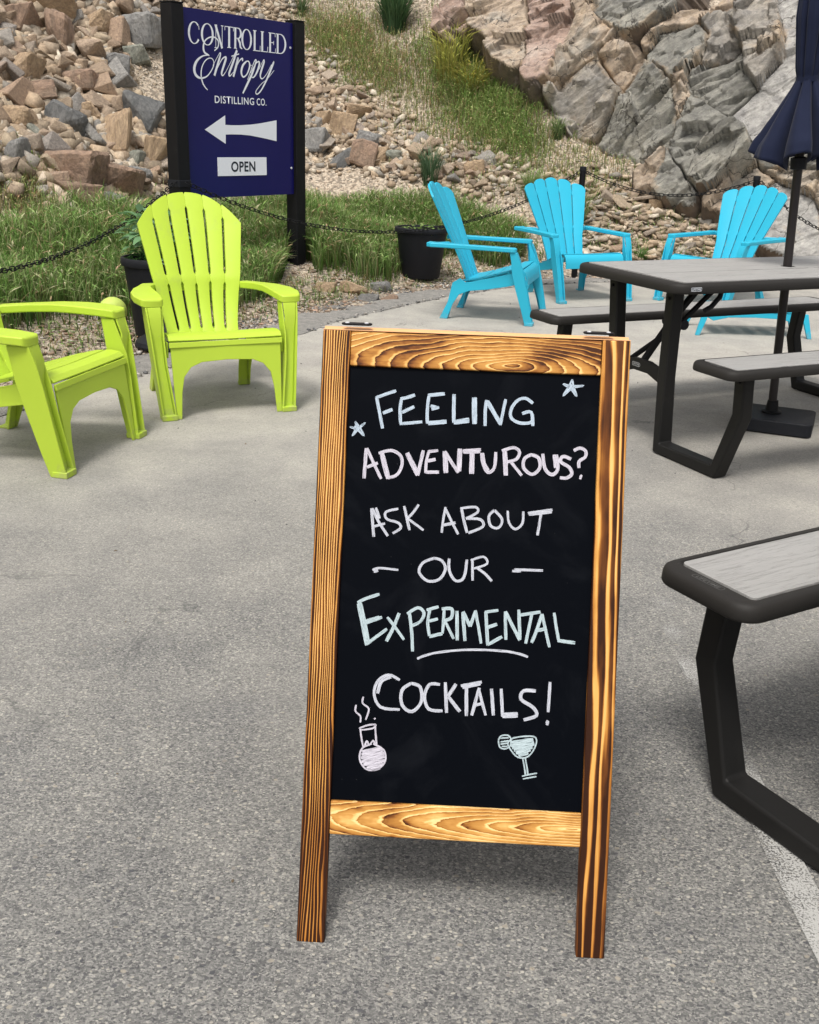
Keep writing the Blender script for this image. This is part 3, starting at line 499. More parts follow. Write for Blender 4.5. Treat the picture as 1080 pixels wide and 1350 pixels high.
def painted_line():
    t = NT('worn_paint'); o = t.obj()
    t.put(t.b.inputs['Base Color'], t.mix(t.noise(o, 40, 4), (.52, .51, .48), (.40, .395, .375))); t.b.inputs['Roughness'].default_value = .8
    sep = t.n('SeparateXYZ', i_0=o).outputs
    a = t.math('ADD', t.noise(o, 230, 5, .7), t.math('MULTIPLY', t.noise(o, 8, 4), .5))
    fade = t.math('MULTIPLY_ADD', sep[1], .13, -.17)
    xe = t.math('MULTIPLY', t.math('ABSOLUTE', t.math('SUBTRACT', sep[0], .735)), 1.6)
    a = t.math('SUBTRACT', a, t.math('ADD', fade, xe))
    a = t.ramp(a, [(.60, 0.), (.70, .8)])
    tr = t.n('BsdfTransparent'); mx = t.n('MixShader')
    t.put(mx.inputs[0], a); t.t.links.new(tr.outputs[0], mx.inputs[1]); t.t.links.new(t.b.outputs[0], mx.inputs[2])
    t.t.links.new(mx.outputs[0], t.out.inputs['Surface'])
    mb = MB(); rows = []
    for k in range(60):
        y = -3 + k * .105
        rows.append([(.70 + .006 * math.sin(y * 3), y, .004), (.765 + .006 * math.sin(y * 3), y, .004)])
    mb.loft(rows, closed=False, caps=False)
    tag(mb.build('painted_line', t.m), kind='structure')
painted_line()

# ------------------------------------------------------------------ cliff of fractured blocks
def cliff():
    C0 = np.array([2.36, 11.4, .75]); st = np.array([1, -.60, 0]); st = st / np.linalg.norm(st)
    dip = math.radians(60); back = np.array([-st[1], st[0], 0]); CV = back * math.cos(dip) + np.array([0, 0, 1]) * math.sin(dip)
    N = np.cross(st, CV)
    S = .0145
    us = np.arange(-3.2, 3.4, S); vs_ = np.arange(-1.1, 3.3, S)
    U, V = np.meshgrid(us, vs_); P = np.stack([U, V], -1).reshape(-1, 2)
    # wobble so the cracks are not ruled lines
    W = P + np.stack([np.sin(P[:, 1] * 9 + 2 * np.sin(P[:, 0] * 7)), np.sin(P[:, 0] * 8 + 2 * np.sin(P[:, 1] * 10))], -1) * .007 \
        + np.stack([np.sin(P[:, 1] * 31 + P[:, 0] * 11), np.sin(P[:, 0] * 27 - P[:, 1] * 17)], -1) * .004
    best = np.full(len(P), -9.); own = np.full(len(P), -1); sec = np.full(len(P), -9.)
    for k, (_, poly) in enumerate(CLIFF):
        Q = np.array(poly); n = len(Q); ins = np.zeros(len(P), bool); dist = np.full(len(P), 9.)
        for i in range(n):
            a, b = Q[i], Q[(i + 1) % n]; d = b - a
            t = np.clip(((W - a) @ d) / (d @ d), 0, 1); dist = np.minimum(dist, np.hypot(*(W - a - t[:, None] * d).T))
            c_ = ((a[1] > W[:, 1]) != (b[1] > W[:, 1])) & (W[:, 0] < (b[0] - a[0]) * (W[:, 1] - a[1]) / (b[1] - a[1] + 1e-12) + a[0])
            ins ^= c_
        sd_ = np.where(ins, dist, -dist); up = sd_ > best
        sec = np.where(up, best, np.maximum(sec, sd_))
        best[up] = sd_[up]; own[up] = k
    h = np.zeros(len(P)); rg = np.random.default_rng(5)
    for k, (kind, poly) in enumerate(CLIFF):
        c_ = np.mean(poly, 0); g = rg.uniform(-.32, .32, 2); h0 = rg.uniform(-.10, .10)
        if kind == 'slab': g = np.array([.05, -.05]); h0 = -.06
        msk = own == k
        h[msk] = h0 + (P[msk] - c_) @ g
    amp = np.array([{'slab': .35}.get(CLIFF[k][0], 1.0) for k in own])
    for dens, grad, num in ((1, .20, 60), (2, .26, 260), (3, .24, 1800)):
        sx = rg.uniform([-3.3, -1.2], [3.5, 3.4], (num, 2)); gr = rg.normal(0, grad, (num, 2)); of = rg.normal(0, .03 / dens ** 1.4, num)
        # stretched along a dipping bedding direction
        R_ = np.array([[.80, .60], [-.60, .80]]); A = np.array([1.0, 2.8])
        Pr, Sr = (W @ R_.T) * A, (sx @ R_.T) * A
        near = np.empty(len(P), int)
        for a in range(0, len(P), 8000):
            near[a:a + 8000] = np.argmin(((Pr[a:a + 8000, None, :] - Sr[None]) ** 2).sum(-1), 1)
        hh = ((P - sx[near]) * gr[near]).sum(1) + of[near]
        h += hh * amp * (.8 if dens == 1 else .75)
    h += (np.sin(P[:, 0] * 40 + 3 * np.sin(P[:, 1] * 23)) * np.sin(P[:, 1] * 37)) * .003
    inside = best > 0
    g_ = best - sec                       # distance to the joint shared with the next block
    jw = .006 + .010 * (.5 + .5 * np.sin(P[:, 0] * 5.1 + 1.7 * np.sin(P[:, 1] * 4.3)))
    h = h - (.075 + .08 * (np.sin(P[:, 0] * 3.3 - P[:, 1] * 2.1) > 0)) * np.exp(-(g_ / (jw * 1.15)) ** 2)
    h = np.where(best < -.05, h + (best + .05) * 3.0, h)
    for _ in range(0):
        H = np.pad(h.reshape(U.shape), 1, mode='edge'); h = (H[1:-1, 1:-1] * 4 + H[:-2, 1:-1] + H[2:, 1:-1] + H[1:-1, :-2] + H[1:-1, 2:]).reshape(-1) / 8
    co = C0 + U.reshape(-1, 1) * st + V.reshape(-1, 1) * CV + h[:, None] * N
    n, m_ = U.shape; idx = np.arange(n * m_).reshape(n, m_)
    f = np.stack([idx[:-1, :-1], idx[:-1, 1:], idx[1:, 1:], idx[1:, :-1]], -1).reshape(-1, 4)
    fb = best[f].max(1); fo = own[f[np.arange(len(f)), best[f].argmax(1)]]
    edge = np.clip(1 - (best - sec) / .16, 0, 1)
    root = empty('rock_cliff', tuple(C0), 0, None, None); root['kind'] = 'structure'
    co = co - C0
    for k, (kind, poly) in enumerate(CLIFF):
        sel = (fo == k) & (fb > -.05)
        if sel.sum() < 4: continue
        np_mesh('rock_block', co, f[sel], M['cliff_' + kind], root, attr=edge)
    sel = (fb <= -.05) & (fb > -.30)
    np_mesh('crack_fill', co, f[sel], M['cliff_deep'], root)
cliff()

# ------------------------------------------------------------------ loose rocks
def rock_mesh(seed, flat=1.0, sub=2, cuts=11, rough=.06):
    rg = np.random.default_rng(seed)
    bm = bmesh.new(); bmesh.ops.create_icosphere(bm, subdivisions=sub, radius=1.0)
    dirs = rg.normal(0, 1, (cuts, 3)); dirs /= np.linalg.norm(dirs, axis=1)[:, None]
    offs = rg.uniform(.42, .80, cuts)
    sc = np.array([1.0, rg.uniform(.62, .9), rg.uniform(.4, .62) * flat])
    for v in bm.verts:
        p = np.array(v.co)
        for d, o_ in zip(dirs, offs):
            q = p @ d
            if q > o_: p = p - d * (q - o_) * .97
        nz = mnoise.noise(Vector(p * 2.5 + seed)) * rough * 2
        p = p * (1 + nz) * sc
        v.co = Vector(p)
    me = bpy.data.meshes.new('rock_shape'); bm.to_mesh(me); bm.free()
    return me
def hull_rock(seed, flat=1.0, n=6, bev=.05, fine=0):
    """an angular broken stone: the hull of a jittered box, its edges knocked off"""
    rg = np.random.default_rng(seed)
    P = [np.array([a, b, c_]) * rg.uniform(.62, 1.0, 3) + rg.normal(0, .10, 3) for a in (-1, 1) for b in (-1, 1) for c_ in (-1, 1)]
    P = [p for p in P if rg.random() > .18]
    for _ in range(n):
        d = rg.normal(0, 1, 3); P.append(d / np.abs(d).max() * rg.uniform(.75, 1.05))
    sc = np.array([1.0, rg.uniform(.6, .9), rg.uniform(.42, .68) * flat])
    bm = bmesh.new()
    for p in P: bm.verts.new(Vector(p * sc * .82))
    r = bmesh.ops.convex_hull(bm, input=bm.verts)
    bmesh.ops.delete(bm, geom=list({g for g in r['geom_unused'] + r['geom_interior'] if isinstance(g, bmesh.types.BMVert)}), context='VERTS')
    bmesh.ops.dissolve_limit(bm, angle_limit=.22, verts=bm.verts, edges=bm.edges)
    if bev: bmesh.ops.bevel(bm, geom=list(bm.edges), offset=bev, segments=1, affect='EDGES', clamp_overlap=True)
    bmesh.ops.triangulate(bm, faces=bm.faces)
    if fine:
        for _ in range(fine):
            bmesh.ops.subdivide_edges(bm, edges=[e for e in bm.edges if e.calc_length() > .10], cuts=1)
            bmesh.ops.triangulate(bm, faces=bm.faces)
        for v in bm.verts:
            q = v.co * 3.0 + Vector((seed, 0, 0))
            v.co = v.co * (1 + .055 * mnoise.noise(q) + .03 * mnoise.noise(q * 3.1))
    bmesh.ops.recalc_face_normals(bm, faces=bm.faces)
    me = bpy.data.meshes.new('rock_shape'); bm.to_mesh(me); bm.free()
    return me
ROCKS = [hull_rock(s, 1.0) for s in range(12)]
SHARDS = [hull_rock(40 + s, .5) for s in range(7)]
BIG = [hull_rock(80 + s, 1.15, 7, .07, 3) for s in range(14)]
def place_rock(me, mat, x, y, z, size, name='stone', parent=None, tilt=.5, rz=None, sx=1.0, sz=1.0):
    me2 = me
    if not me.materials: me.materials.append(mat)
    o = bpy.data.objects.new(name, me2); COL.objects.link(o)
    o.location = (x, y, z); s = size / 1.45
    o.scale = (s * sx, s, s * sz)
    o.rotation_euler = (random.gauss(0, tilt), random.gauss(0, tilt), random.uniform(0, 6.28) if rz is None else rz)
    if parent is not None: o.parent = parent
    return o
for me in ROCKS + SHARDS: me.materials.append(M['stone'])

# prominent boulders: px, py, width px, height px, material, label
BL = [
 (60, 12, 66, 28, 'tan', 'long tan slab near the top left of the rock pile'),
 (30, 32, 42, 38, 'brown', 'rough brown boulder below the long tan slab at top left'),
 (79, 45, 32, 46, 'brown', 'upright brown wedge of rock right of the rough brown boulder'),
 (187, 47, 46, 36, 'grey', 'broad flat grey rock high on the pile beside the left sign post'),
 (125, 34, 36, 24, 'tan', 'pale tan rock between the upright wedge and the broad grey rock'),
 (155, 88, 27, 27, 'grey', 'small square grey rock in the middle of the bare gravel chute'),
 (182, 76, 27, 24, 'green', 'pointed grey rock just under the broad flat grey rock'),
 (188, 150, 42, 46, 'dgrey', 'dark grey rounded boulder close to the left sign post'),
 (156, 178, 32, 50, 'tan', 'tall orange tan rock left of and below the dark grey boulder'),
 (90, 165, 40, 42, 'dgrey', 'dark grey jagged rock in the middle of the left rock pile'),
 (22, 163, 46, 30, 'tan', 'blocky tan rock at the left edge of the picture'),
 (15, 203, 36, 34, 'grey', 'blue grey rock low at the left edge above the grass'),
 (100, 225, 72, 42, 'brown', 'largest reddish brown boulder with a hollow under it'),
 (108, 262, 50, 32, 'brown', 'low brown rock wedged under the largest reddish boulder'),
 (160, 245, 40, 44, 'brown', 'leaning brown slab right of the largest reddish boulder'),
 (206, 208, 34, 46, 'tan', 'orange brown rock touching the left sign post'),
 (150, 270, 34, 22, 'grey', 'white speckled grey rock at the foot of the pile behind the chain'),
 (105, 112, 42, 22, 'brown', 'pinkish brown slab in the middle of the left rock pile'),
 (30, 92, 34, 38, 'tan', 'tan faceted rock near the left edge under the rough brown boulder'),
 (42, 128, 54, 22, 'brown', 'long low brown slab above the blocky tan rock'),
 (117, 152, 36, 24, 'tan', 'tan rock right of the dark grey jagged rock'),
 (50, 180, 30, 26, 'green', 'mossy grey rock between the blocky tan rock and dark jagged rock'),
 (178, 213, 27, 22, 'green', 'green grey rounded rock under the tall orange tan rock'),
 (185, 235, 30, 26, 'grey', 'grey rock just above the chain left of the sign'),
 (485, 189, 32, 24, 'grey', 'square grey rock topmost in the heap right of the sign'),
 (450, 209, 28, 24, 'dgrey', 'dark striped rock at the edge of the grass right of the sign'),
 (416, 191, 32, 26, 'grey', 'pale grey rock beside the right sign post'),
 (451, 170, 28, 28, 'tan', 'tan rock in the centre of the heap right of the sign'),
 (473, 150, 28, 18, 'tan', 'flat tan rock on top of the heap right of the sign'),
 (428, 160, 22, 18, 'tan', 'small tan block just right of the right sign post'),
 (519, 208, 24, 14, 'green', 'green grey flat rock left of the spiky shrub'),
 (627, 223, 24, 16, 'tan', 'orange tan flat rock right of the spiky shrub'),
 (500, 206, 20, 22, 'tan', 'narrow tan rock leaning in the heap right of the sign'),
 (478, 205, 30, 30, 'brown', 'brown slanting slab under the square grey rock right of the sign'),
 (865, 272, 16, 15, 'tan', 'rounded tan stone on the scree right of the middle blue chair'),
 (716, 110, 13, 14, 'tan', 'small orange stone lodged at the foot of the reddish rock face'),
 (430, 379, 24, 14, 'tan', 'flat tan stone on the litter near the right sign post'),
 (468, 381, 32, 16, 'tan', 'wide flat beige stone on the litter in front of the grass'),
 (500, 379, 24, 14, 'grey', 'grey flat stone on the litter left of the black pot'),
 (508, 394, 32, 12, 'brown', 'dark brown stone beside the crumbled asphalt edge'),
 (486, 394, 24, 10, 'grey', 'thin grey stone next to the dark brown stone by the asphalt'),
]
MATK = {'tan': 'boulder_tan', 'brown': 'boulder_brown', 'grey': 'boulder_grey', 'dgrey': 'boulder_grey', 'green': 'boulder_green'}
M['boulder_dgrey'] = rock_mat('dark_grey_rock', [(.09, .095, .095), (.17, .17, .165)]); MATK['dgrey'] = 'boulder_dgrey'
occupied = []
bigcache = {}
for i, (px, py, w, h, k, lab) in enumerate(BL):
    x, y, z, t = hit(px, py + h * .35)
    dep = (Vector((x, y, z)) - Vector((0, 0, CAMH))).dot(FWD)
    W_, H_ = 1.16 * w * dep / FPX, 1.16 * h * dep / FPX
    base = BIG[i % len(BIG)]; key = (i % len(BIG), k)
    if key not in bigcache:
        me = base.copy(); me.materials.clear(); me.materials.append(M[MATK[k]]); bigcache[key] = me
    o = bpy.data.objects.new('flat_stone' if py > 370 else 'boulder', bigcache[key]); COL.objects.link(o)
    bx_ = [max(abs(v.co[a]) for v in base.vertices) for a in range(3)]
    o.scale = (W_ / 2 / bx_[0] * 1.08, (W_ + H_) / 4 / bx_[1] * 1.05, H_ / 2 / bx_[2] * 1.12)
    o.location = (x, y + .02, z + H_ * (.28 if py < 370 else .15))
    o.rotation_euler = (random.uniform(-.3, .1), random.uniform(-.22, .22), random.uniform(-.3, .3))
    tag(o, lab, 'stone' if py > 370 else 'boulder')
    occupied.append((px, py, max(w, h) * .42))

def in_poly(px, py, P):
    c_ = False; n = len(P)
    for i in range(n):
        a, b = P[i], P[(i + 1) % n]
        if (a[1] > py) != (b[1] > py) and px < (b[0] - a[0]) * (py - a[1]) / (b[1] - a[1]) + a[0]: c_ = not c_
    return c_
PILE_L = [(-60, -40), (225, -40), (215, 20), (170, 60), (160, 120), (215, 165), (222, 262), (180, 285), (110, 280), (60, 240), (-60, 225)]
PILE_L2 = [(222, -40), (390, -20), (400, 25), (240, 20)]
HEAP_R = [(405, 60), (440, 105), (500, 150), (560, 195), (650, 200), (690, 240), (640, 255), (560, 235), (480, 225), (405, 215)]
SCREE = [(770, 235), (850, 262), (900, 300), (940, 260), (1120, 300), (1150, 380), (780, 350), (700, 260)]
VERGE = [(430, 395), (560, 372), (620, 372), (700, 350), (700, 366), (560, 385), (440, 410)]
def scatter_stones(poly, n, smin, smax, meshes, power=2.0, tries=14, gap=.55, name='stone', lift=.2, tilt=.45):
    xs = [p[0] for p in poly]; ys = [p[1] for p in poly]; out = []
    cnt = 0
    for _ in range(n * tries):
        if cnt >= n: break
        px, py = random.uniform(min(xs), max(xs)), random.uniform(min(ys), max(ys))
        if not in_poly(px, py, poly): continue
        frac = 1 - cnt / n
        s = smin + (smax - smin) * frac ** power
        if any((px - a) ** 2 + (py - b) ** 2 < (gap * (s * .5 + r)) ** 2 for a, b, r in occupied): continue
        occupied.append((px, py, s * .5)); cnt += 1
        x, y, z, t = hit(px, py)
        dep = (Vector((x, y, z)) - Vector((0, 0, CAMH))).dot(FWD)
        W_ = s * dep / FPX
        place_rock(random.choice(meshes), None, x, y, z + W_ * lift * random.uniform(.4, 1.3), W_, name, HILL, tilt, None, random.uniform(.9, 1.35), random.uniform(.75, 1.3))
    return cnt
n1 = scatter_stones(PILE_L, 160, 15, 40, ROCKS + SHARDS[:2], 1.4, gap=.50, lift=.35)
n2 = scatter_stones(HEAP_R, 58, 11, 24, ROCKS + SHARDS, 1.3, gap=.5, lift=.3)
n3 = scatter_stones(SCREE, 60, 11, 24, SHARDS + ROCKS[:3], 1.5, tilt=.35, lift=.3)
n4 = scatter_stones(PILE_L2, 14, 9, 16, ROCKS, 1.5)
n5 = scatter_stones(VERGE, 10, 8, 13, SHARDS, 1.5, tilt=.15)
print('stones', n1, n2, n3, n4, n5)

def rubble(name, poly, n, smin, smax, flat, seed, lift=.25, cols=None, mat=None, world_pts=None):
    """thousands of little stones nobody could count, one mesh"""
    rg = np.random.default_rng(seed)
    bases = []
    for k in range(8):
        hm = hull_rock(seed * 50 + k, flat, 3, 0); v = np.array([list(q.co) for q in hm.vertices]) * 1.1; hm.calc_loop_triangles(); fc = np.array([list(q.vertices) for q in hm.loop_triangles]); bases.append((v, fc)); continue
        r2 = np.random.default_rng(seed * 31 + k)
        v = np.array([list(q.co) for q in bm.verts])
        for _ in range(7):
            dd = r2.normal(0, 1, 3); dd /= np.linalg.norm(dd); oo = r2.uniform(.25, .6); pr = v @ dd
            v = v - np.outer(np.maximum(pr - oo, 0), dd) * .98
        v = v * 1.35 * np.array([1.15, r2.uniform(.5, .9), r2.uniform(.4, .7) * flat])
        fc = np.array([[q.index for q in p.verts] for p in bm.faces]); bm.free(); bases.append((v, fc))
    if world_pts is None:
        # on the ground under the polygon of sight lines, thinned so the density is even in the picture
        xs = [p[0] for p in poly]; ys = [p[1] for p in poly]; pts = []
        while len(pts) < min(n, 260):
            px, py = rg.uniform(min(xs), max(xs)), rg.uniform(min(ys), max(ys))
            if in_poly(px, py, poly): pts.append(hit(px, py))
        pts = np.array(pts); k = rg.integers(0, len(pts), n)
        x = pts[k, 0] + rg.normal(0, .11, n); y = pts[k, 1] + rg.normal(0, .16, n)
    else: x, y = world_pts; n = len(x)
    z = np.maximum(ground_z(x, y), np.where(edge_dist(x, y) < 0, 0.0, -1.0)); size = smin + (smax - smin) * rg.random(n) ** 2.5
    V, F, Cc = [], [], []; base = 0
    pal = np.array(cols if cols is not None else [TAN, BRN, (.42, .33, .235), (.33, .255, .18), (.46, .38, .29), (.37, .275, .185), (.25, .19, .135), (.30, .27, .23), (.48, .42, .33)])
    for i in range(n):
        v, fc = bases[rg.integers(8)]
        a, b, c_ = rg.uniform(0, 6.28), rg.normal(0, .35), rg.normal(0, .35)
        ca, sa, cb, sb, cc, sc_ = math.cos(a), math.sin(a), math.cos(b), math.sin(b), math.cos(c_), math.sin(c_)
        Rm = np.array([[ca, -sa, 0], [sa, ca, 0], [0, 0, 1]]) @ np.array([[1, 0, 0], [0, cb, -sb], [0, sb, cb]]) @ np.array([[cc, 0, sc_], [0, 1, 0], [-sc_, 0, cc]])
        V.append(v @ Rm.T * size[i] / 2 + [x[i], y[i], z[i] + size[i] * lift * rg.uniform(.2, 1)]); F.append(fc + base); base += len(v)
        col = pal[rg.integers(len(pal))] * rg.uniform(.75, 1.2); Cc.append(np.repeat(col[None], len(v), 0))
    o = np_mesh(name, np.concatenate(V), np.concatenate(F), mat or M['rubble'], col=np.concatenate(Cc), compact=False)
    return tag(o, kind='stuff')
def rubble_mat():
    t = NT('rubble'); at = t.n('Attribute', attribute_name='col').outputs['Color']; o = t.obj()
    n1 = t.noise(o, 30, 6, .7)
    c = t.mix(1.0, at, t.ramp(n1, [(.3, .65), (.7, 1.3)]), 'MULTIPLY')
    return t.done(c, .92, t.bump(n1, .6, .01))
M['rubble'] = rubble_mat()
tag(rubble('rubble', PILE_L, 4600, .035, .24, 1.2, 3, lift=.35), 'broken brown rubble between the rocks of the left pile', 'rubble')
tag(rubble('rubble', PILE_L2 + [], 900, .03, .15, 1.0, 4), 'fine broken rock above the top of the blue sign', 'rubble')
tag(rubble('rubble', HEAP_R, 2600, .025, .15, 1.0, 5, lift=.3), 'broken rubble in the heap right of the sign', 'rubble')
tag(rubble('rubble', SCREE, 3400, .03, .17, .5, 6, lift=.35), 'flat shards of scree below the grey rock face', 'rubble')
SLOPE_C = [(215, -30), (560, -30), (620, 60), (760, 190), (860, 240), (800, 262), (700, 250), (560, 200), (440, 90), (400, 60)]
tag(rubble('loose_gravel', SLOPE_C, 2200, .012, .05, .8, 7, cols=[(.42, .36, .28), (.5, .45, .37), TAN, (.36, .33, .28)]), 'loose pale gravel on the bare middle slope', 'gravel')
CHUTE = [(150, 60), (215, 20), (222, 200), (170, 180), (140, 110)]
tag(rubble('loose_gravel', CHUTE, 1200, .012, .045, .8, 8, cols=[(.48, .40, .30), (.52, .46, .38), TAN]), 'loose beige gravel in the chute left of the sign', 'gravel')
# litter strip between the asphalt and the grass
def along_edge(n, smin, smax, rg, i0=3, i1=15):
    seg = EDGE[i0:i1 + 1]; L = np.hypot(*(seg[1:] - seg[:-1]).T); cum = np.concatenate([[0], np.cumsum(L)])
    q = rg.uniform(0, cum[-1], n); k = np.clip(np.searchsorted(cum, q) - 1, 0, len(L) - 1)
    t = (q - cum[k]) / L[k]; d = (seg[k + 1] - seg[k]) / L[k][:, None]
    s = smin + (smax - smin) * rg.random(n)
    p = seg[k] + (seg[k + 1] - seg[k]) * t[:, None] + np.stack([-d[:, 1], d[:, 0]], -1) * s[:, None]
    return p[:, 0], p[:, 1]
rg9 = np.random.default_rng(9)
LIT = [(.30, .215, .15), (.40, .31, .22), (.24, .17, .125), (.47, .40, .31), (.33, .27, .22), (.36, .24, .17), (.52, .48, .42)]
tag(rubble('wood_chip_litter', None, 0, .012, .055, .45, 10, cols=LIT, world_pts=along_edge(11000, .16, 1.5, rg9)), 'brown chips and small stones strewn beside the asphalt', 'litter')
tag(rubble('asphalt_crumbs', None, 0, .006, .034, .7, 11, lift=.5, cols=[(.2, .19, .18), (.30, .28, .26), (.13, .13, .13), (.4, .37, .33)], world_pts=along_edge(9500, -.05, .50, rg9)), 'grey crumbs along the broken edge of the asphalt', 'gravel')

gx, gy = rg9.uniform(-2.2, 3.2, 260), rg9.uniform(1.2, 8.5, 260)
gk = edge_dist(gx, gy) < -.05
tag(rubble('loose_grit', None, 0, .004, .014, .8, 12, lift=.3, cols=[(.05, .05, .05), (.10, .10, .10), (.4, .37, .32), (.16, .12, .08)], world_pts=(gx[gk], gy[gk])), 'dark grit and bits of stone lying about on the asphalt', 'grit')
# ------------------------------------------------------------------ grass
def blades(name, x, y, z, h, w, lean, cb, ct, head, seed, parent=None, label=None, cat=None, kind='stuff', az=None):
    rg = np.random.default_rng(seed); n = len(x)
    az = rg.uniform(0, 2 * np.pi, n) if az is None else az
    wa = az + rg.uniform(.8, 2.3, n)
    T = np.array([0, .38, .7, .87, 1.0])
    hd = rg.random(n) < head
    wn_ = np.array([1, .9, .6, .35, .06]); wh = np.array([.55, .45, .5, 1.7, .3])
    W_ = np.where(hd[:, None], wh, wn_) * w[:, None] / 2
    dro = np.where(hd, .5, .18)
    V = np.zeros((n, 5, 2, 3)); 
    for i, t in enumerate(T):
        out = lean * h * (t ** 2) + dro * h * max(0, t - .6) ** 1.5
        zz = h * (t - .35 * lean * t * t) - dro * h * max(0, t - .72) * 1.3
        cx, cy, cz = x + np.cos(az) * out, y + np.sin(az) * out, z + zz - .01
        ox, oy = np.cos(wa) * W_[:, i], np.sin(wa) * W_[:, i]
        V[:, i, 0] = np.stack([cx - ox, cy - oy, cz], -1); V[:, i, 1] = np.stack([cx + ox, cy + oy, cz], -1)
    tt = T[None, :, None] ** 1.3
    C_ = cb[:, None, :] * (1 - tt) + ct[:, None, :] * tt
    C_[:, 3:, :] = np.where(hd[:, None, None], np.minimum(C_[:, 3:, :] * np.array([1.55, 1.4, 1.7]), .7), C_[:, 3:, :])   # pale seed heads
    C_ = np.repeat(C_[:, :, None, :], 2, 2)
    base = (np.arange(n) * 10)[:, None]
    q = np.array([[2 * i, 2 * i + 1, 2 * i + 3, 2 * i + 2] for i in range(4)])
    F = (base[:, :, None] + q[None]).reshape(-1, 4)
    o = np_mesh(name, V.reshape(-1, 3), F, M['leaf'], parent, col=C_.reshape(-1, 3), compact=False)
    if kind: o['kind'] = kind
    return tag(o, label, cat)
def px_points(poly, n, rg, jit=.12, m=400):
    xs = [p[0] for p in poly]; ys = [p[1] for p in poly]; pts = []
    while len(pts) < m:
        px, py = rg.uniform(min(xs), max(xs)), rg.uniform(min(ys), max(ys))
        if in_poly(px, py, poly): pts.append(hit(px, py)[:2])
    pts = np.array(pts); k = rg.integers(0, len(pts), n)
    return pts[k, 0] + rg.normal(0, jit, n), pts[k, 1] + rg.normal(0, jit * 1.3, n)
def palette(rg, n, cols, p=None):
    c_ = np.array(cols)[rg.choice(len(cols), n, p=p)]
    return c_ * rg.uniform(.75, 1.25, (n, 1))
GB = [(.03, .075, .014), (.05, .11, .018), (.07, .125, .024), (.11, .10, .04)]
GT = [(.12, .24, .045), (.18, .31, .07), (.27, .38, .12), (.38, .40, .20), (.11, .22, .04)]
def meadow(name, x, y, rg, hmin, hmax, label, head=.35, dens_h=None, cb=GB, ct=GT, lean=(.05, .45), w=(.005, .010), seed=1):
    n = len(x); z = ground_z(x, y)
    patch = .5 + .5 * np.sin(x * 2.3 + 1.7 * np.sin(y * 1.9)) * np.sin(y * 2.9 + x)
    h = (hmin + (hmax - hmin) * rg.random(n)) * (.65 + .5 * patch)
    if dens_h is not None: h = h * dens_h
    cbb, ctt = palette(rg, n, cb), palette(rg, n, ct)
    dry = (rg.random(n) < .10)[:, None]
    ctt = np.where(dry, np.array([.42, .30, .16]) * rg.uniform(.7, 1.2, (n, 1)), ctt)
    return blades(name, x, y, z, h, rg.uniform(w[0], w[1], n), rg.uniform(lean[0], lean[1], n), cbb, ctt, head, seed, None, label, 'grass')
rgg = np.random.default_rng(21)
def clear_post(x, y):
    # bare trodden ground in front of the right sign post
    t = np.clip(9.15 - y, 0, 1.3); bad = (y > 7.9) & (y < 9.2) & (np.abs(x + 1.02 - .11 * t) < .10 + .10 * t)
    return x[~bad], y[~bad]
# dense verge grass, from the litter strip up to the rocks: sampled on the ground itself
def band(n, x0, x1, smin, smax, rg):
    xs, ys = [], []
    while sum(map(len, xs)) < n:
        X = rg.uniform(x0, x1, 20000); Y = rg.uniform(3, 13, 20000); s = edge_dist(X, Y)
        a = smin(X) if callable(smin) else smin; b = smax(X) if callable(smax) else smax
        u = (s - a) / (b - a)
        k = (u > 0) & (u < 1) & (rg.random(20000) < np.clip(u * 5, 0, 1) * np.clip((1 - u) * 4, 0, 1))
        xs.append(X[k]); ys.append(Y[k])
    return np.concatenate(xs)[:n], np.concatenate(ys)[:n]
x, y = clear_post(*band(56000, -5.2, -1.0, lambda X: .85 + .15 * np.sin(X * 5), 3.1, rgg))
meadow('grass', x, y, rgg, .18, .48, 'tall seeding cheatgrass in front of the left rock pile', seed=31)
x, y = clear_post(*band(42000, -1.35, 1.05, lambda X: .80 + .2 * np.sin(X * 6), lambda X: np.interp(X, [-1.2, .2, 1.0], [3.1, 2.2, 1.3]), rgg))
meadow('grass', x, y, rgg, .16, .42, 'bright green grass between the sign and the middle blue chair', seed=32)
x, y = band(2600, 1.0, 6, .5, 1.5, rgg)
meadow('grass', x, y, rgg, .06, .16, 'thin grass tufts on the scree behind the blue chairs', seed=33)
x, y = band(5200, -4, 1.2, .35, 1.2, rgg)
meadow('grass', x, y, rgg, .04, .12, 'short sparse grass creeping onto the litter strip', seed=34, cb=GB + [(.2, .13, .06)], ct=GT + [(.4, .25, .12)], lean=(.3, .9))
SLG = [(.13, .26, .05), (.22, .35, .08), (.34, .42, .15), (.46, .42, .22), (.46, .30, .16)]
SLB = [(.08, .14, .035), (.13, .17, .05), (.26, .18, .09)]
x, y = px_points([(560, 60), (600, 30), (650, 75), (690, 150), (720, 205), (690, 215), (640, 195), (590, 140)], 12000, rgg, .13)
meadow('grass', x, y, rgg, .10, .28, 'band of green grass running down the slope beside the cliff', seed=35, cb=SLB, ct=SLG[:3], head=.5)
x, y = px_points([(410, 25), (470, 40), (530, 95), (535, 120), (480, 112), (415, 75)], 5000, rgg, .13)
meadow('grass', x, y, rgg, .08, .22, 'reddish and green grass on the slope right above the sign', seed=36, cb=SLB, ct=SLG, head=.5)
x, y = px_points([(520, 30), (600, 60), (640, 180), (760, 200), (860, 240), (790, 250), (680, 235), (560, 180), (500, 110), (400, 5), (440, -30)], 11000, rgg, .3)
meadow('grass', x, y, rgg, .05, .18, 'scattered dry tufts over the bare middle slope', seed=37, cb=SLB, ct=SLG, head=.4)
x, y = px_points([(-40, 215), (60, 235), (130, 275), (60, 290), (-40, 270)], 3500, rgg, .2)
